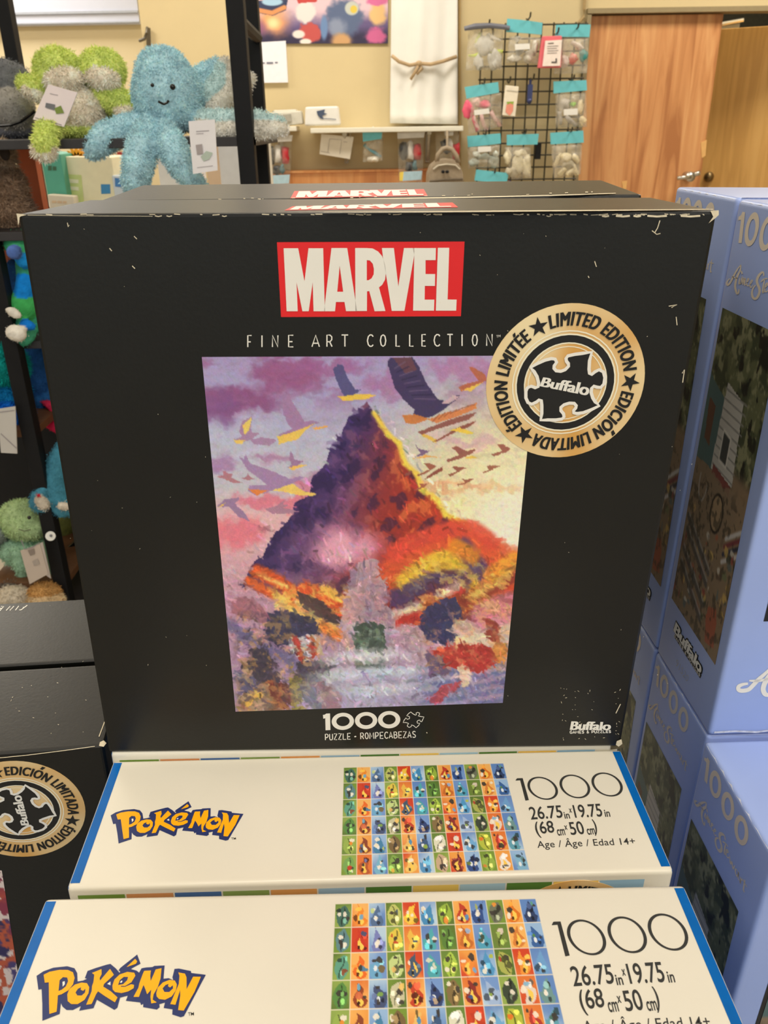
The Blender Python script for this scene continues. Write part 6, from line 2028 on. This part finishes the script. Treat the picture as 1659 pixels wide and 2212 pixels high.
# ------------------------------------------------------------------ goods on a counter behind the rack
YC = 2.5
zc_ = W(300, 470, YC)[2]
x0, x1 = W(-120, 470, YC)[0], W(640, 470, YC)[0]
cn = thing('sales_counter', 'pale counter behind the toy rack carrying cartons', 'counter', ((x0 + x1) / 2, YC + .3, 0))
obj('counter_body', *boxc(((x0 + x1) / 2, YC + .32, (zc_ - .03) / 2), (x1 - x0 - .08, .6, zc_ - .03)), mat('pale_counter', (214, 204, 184), rough=.5), cn)
obj('counter_top', *boxc(((x0 + x1) / 2, YC + .31, zc_ - .015), (x1 - x0, .72, .03)), mat('cream_counter_top', (230, 222, 204), rough=.35), cn, bevel=.004)


def carton(name, label, q, Y, th, col, cat='carton', rough=.5):
    """q: photo quad TL TR BR BL; runs down to the counter"""
    f = [W(x, y, Y) for x, y in q]
    for k, t_ in ((2, 1), (3, 0)):
        f[k] = f[k].copy()
        f[k][2] = zc_ + .0005
        f[k][0] = f[t_][0]
    f = np.array(f)
    r = thing(name, label, cat, (f[2] + f[3]) / 2 + (0, th / 2, 0))
    obj('carton', *hexa(f, f + np.array([0, th, 0])), mat('carton_%d_%d_%d' % col, col, rough=rough, var=.03), r, bevel=.003)
    return r, Plane(f[0], np.array([0, -1.0, 0]))


r, p_ = carton('upright_carton', 'teal green narrow carton left of the cream one, under the lime plush', [(86, 330), (130, 333), (140, 430), (88, 430)], YC + .02, .16, (92, 178, 156))
printed('printed_badge', join2([fill([(104, 358), (112, 358), (112, 368), (104, 368)]), fill([(114, 359), (122, 360), (122, 368), (114, 368)])]), p_, .001, mat('badge_print', (70, 110, 84)), r)
r, p_ = carton('upright_carton', 'wide cream carton with a pale green stripe behind the octopus', [(129, 338), (240, 340), (246, 436), (132, 436)], YC + .06, .2, (246, 238, 204))
printed('printed_stripe', fill([(140, 376), (176, 378), (182, 440), (144, 440)]), p_, .001, mat('pale_green_print', (214, 224, 150)), r)
printed('printed_mark', join2([fill([(148, 386), (170, 388), (170, 396), (149, 395)]), fill([(149, 402), (170, 404), (171, 412), (150, 410)])]), p_, .0018, mat('cream_print2', (244, 240, 210)), r)
printed('printed_crest', fill([(218, 398), (238, 398), (239, 418), (219, 419)]), p_, .001, mat('blue_crest', (70, 146, 204)), r)
r, p_ = carton('small_box', 'small white box with faint orange print in front of the teal carton', [(102, 420), (158, 424), (160, 450), (103, 450)], YC - .03, .04, (240, 230, 210), 'box')
printed('printed_word', join2([ribbon([(112, 436), (122, 436)], 5), ribbon([(124, 436), (134, 437)], 5), ribbon([(136, 437), (144, 437)], 5)]), p_, .001, mat('orange_print', (236, 206, 170)), r)
r, p_ = carton('small_box', 'white and blue box between the cream carton and the octopus', [(241, 379), (264, 381), (266, 440), (243, 440)], YC + .05, .1, (214, 226, 240), 'box')
printed('printed_crest', fill([(248, 384), (262, 386), (262, 404), (249, 403)]), p_, .001, mat('blue_crest2', (80, 140, 210)), r)
r, p_ = carton('tan_box', 'tan box with a dark red item leaning on it, behind the octopus', [(236, 330), (276, 332), (278, 430), (238, 430)], YC + .3, .1, (214, 180, 134), 'box')
obj('red_panel', *slab([(252, 328), (270, 328), (270, 364), (262, 366), (254, 344)][0:4], YC + .28, .01), mat('dark_red', (160, 50, 44)), r)
r, p_ = carton('white_bin', 'glossy white bin between the octopus arms', [(334, 304), (402, 312), (404, 440), (330, 440)], YC + .1, .25, (240, 240, 240), 'bin', .25)
r, p_ = carton('white_bin', 'glossy white bin right of the octopus tag', [(470, 312), (532, 312), (534, 440), (470, 440)], YC + .1, .25, (238, 238, 242), 'bin', .25)
r, p_ = carton('white_box', 'tall plain white box right of the rack post', [(536, 308), (566, 308), (570, 440), (538, 440)], YC + .02, .2, (240, 238, 230), 'box')
r, p_ = carton('tan_tube', 'taupe column behind the octopus tag', [(440, 300), (470, 300), (462, 440), (440, 440)], YC + .5, .06, (190, 168, 146), 'column')
# orange paper flower
fc = W(166, 332, YC + .12)
fl_ = thing('paper_flower', 'orange paper flower on top of the cream carton', 'flower', (fc[0], fc[1], W(166, 339, YC + .12)[2]))
for k in range(5):
    a = -1.1 + k * .55
    c = fc + (math.sin(a) * .012, 0, math.cos(a) * .008 - .002)
    obj('petal', *hexa([c + (math.sin(a) * .016 - .003, -.002, math.cos(a) * .014), c + (math.sin(a) * .016 + .003, -.002, math.cos(a) * .014), c + (.008, -.002, -.01), c + (-.008, -.002, -.01)],
                       [c + (math.sin(a) * .016 - .003, .002, math.cos(a) * .014), c + (math.sin(a) * .016 + .003, .002, math.cos(a) * .014), c + (.008, .002, -.01), c + (-.008, .002, -.01)]), mat('orange_paper', (240, 166, 40), rough=.7), fl_)
# orange carton behind the sloth
f_ = [W(x, y, YK - .03) for x, y in [(30, 316), (70, 316), (82, 470), (40, 470)]]
for k, t_ in ((2, 1), (3, 0)):
    f_[k][2] = Z1 + .0005
    f_[k][0] = f_[t_][0]
f_ = np.array(f_)
r = thing('orange_carton', 'orange carton behind the shaggy brown plush', 'carton', (f_[2] + f_[3]) / 2)
obj('carton', *hexa(f_, f_ + np.array([0, .03, 0])), mat('orange_card', (226, 104, 36), rough=.5, var=.05), r)
f_ = [W(x, y, YK - .06) for x, y in [(-30, 540), (44, 540), (44, 600), (-30, 600)]]
for k, t_ in ((2, 1), (3, 0)):
    f_[k][2] = ZD + .0005
    f_[k][0] = f_[t_][0]
f_ = np.array(f_)
r = thing('rust_carton', 'rust orange carton behind the shiny dragon plush', 'carton', (f_[2] + f_[3]) / 2)
obj('carton', *hexa(f_, f_ + np.array([0, .06, 0])), mat('rust_card', (176, 84, 40), rough=.5, var=.05), r)

# ------------------------------------------------------------------ the table under the puzzle boxes
zt_ = -.3275 - .0012 - 2 * 0 - HE            # underside of the lower layer
tt = thing('display_table', 'grey table under all the puzzle boxes', 'table', tw((.05, .50, zt_ - .05)) * np.array([1, 1, 0]))
cT = tw((.05, .48, zt_ - .02))
axT = yaw_axes(0)
def tb(c, s, name, m):
    V, Fc = boxc((0, 0, 0), s)
    return obj(name, V @ np.array(axT) + c, Fc, m, tt, bevel=.004)
tb(tw((.05, .47, zt_ - .0185)), (1.3, .80, .033), 'table_top', mat('grey_laminate', (150, 148, 142), rough=.5))
for sx in (-.55, .65):
    for sy in (.13, .81):
        e = tw((sx, sy, zt_ - .04))
        obj('leg', *boxc((e[0], e[1], e[2] / 2), (.04, .04, e[2])), STEEL, tt, bevel=.003)
# ------------------------------------------------------------------ light: unseen lamps, some added for brightness; rear wall left out for sky light
def panel(x, y, w, d, e, col):
    L = bpy.data.lights.new('unseen_lamp', 'AREA')
    L.shape = 'RECTANGLE'
    L.size, L.size_y = w, d
    L.energy = e
    L.color = col
    o = bpy.data.objects.new('unseen_lamp', L)
    COL.objects.link(o)
    o.location = (x, y, 2.93)
    return o


WARM = (1.0, .935, .82)
for x, y, w_ in ((.2, -.35, 23), (-1.2, 1.7, 5), (-1.6, .5, 13), (1.0, 1.7, 4), (1.0, -1.5, 28), (-1.0, -1.5, 9), (3.0, -1.2, 14), (-2.4, 3.9, 38), (-.3, 3.9, 36), (2.2, 3.9, 42), (-2.6, 5.7, 42)):  # overhead room lighting, with extra lamps added to brighten boxes and toys
    panel(x, y, 1.2, .6, w_, WARM)
panel(2.3, 5.32, 1.0, .12, 34, WARM)  # lamp added behind the door header to brighten the open leaf
wd_ = bpy.data.worlds.new('daylight')
SC.world = wd_
wd_.use_nodes = True
nt = wd_.node_tree
bg = nt.nodes['Background']
sky = nt.nodes.new('ShaderNodeTexSky')
sky.sky_type = 'NISHITA'
sky.sun_disc = False
sky.sun_elevation = math.radians(50)
mixr = nt.nodes.new('ShaderNodeMixRGB')
mixr.inputs['Fac'].default_value = .75
mixr.inputs['Color2'].default_value = (1.0, .96, .88, 1)
nt.links.new(sky.outputs[0], mixr.inputs['Color1'])
nt.links.new(mixr.outputs[0], bg.inputs['Color'])
bg.inputs['Strength'].default_value = .45

cam = bpy.data.cameras.new('camera')
cam.sensor_fit = 'VERTICAL'
cam.sensor_height = 36.0
cam.lens = FPX / 2212.0 * 36.0
cam.clip_start = .02
cam.clip_end = 60
cam.dof.use_dof = True
cam.dof.focus_distance = .47
cam.dof.aperture_fstop = 26
co = bpy.data.objects.new('camera', cam)
COL.objects.link(co)
M = Matrix.Identity(4)
for i in range(3):
    M[i][0], M[i][1], M[i][2], M[i][3] = float(RR[i]), float(UU[i]), float(-FW[i]), float(EYE[i])
co.matrix_basis = M
SC.camera = co
SC.view_settings.view_transform = 'Standard'
SC.view_settings.look = 'None'
SC.view_settings.gamma = 1
SC.view_settings.use_curve_mapping = False
SC.view_settings.exposure = 0.0
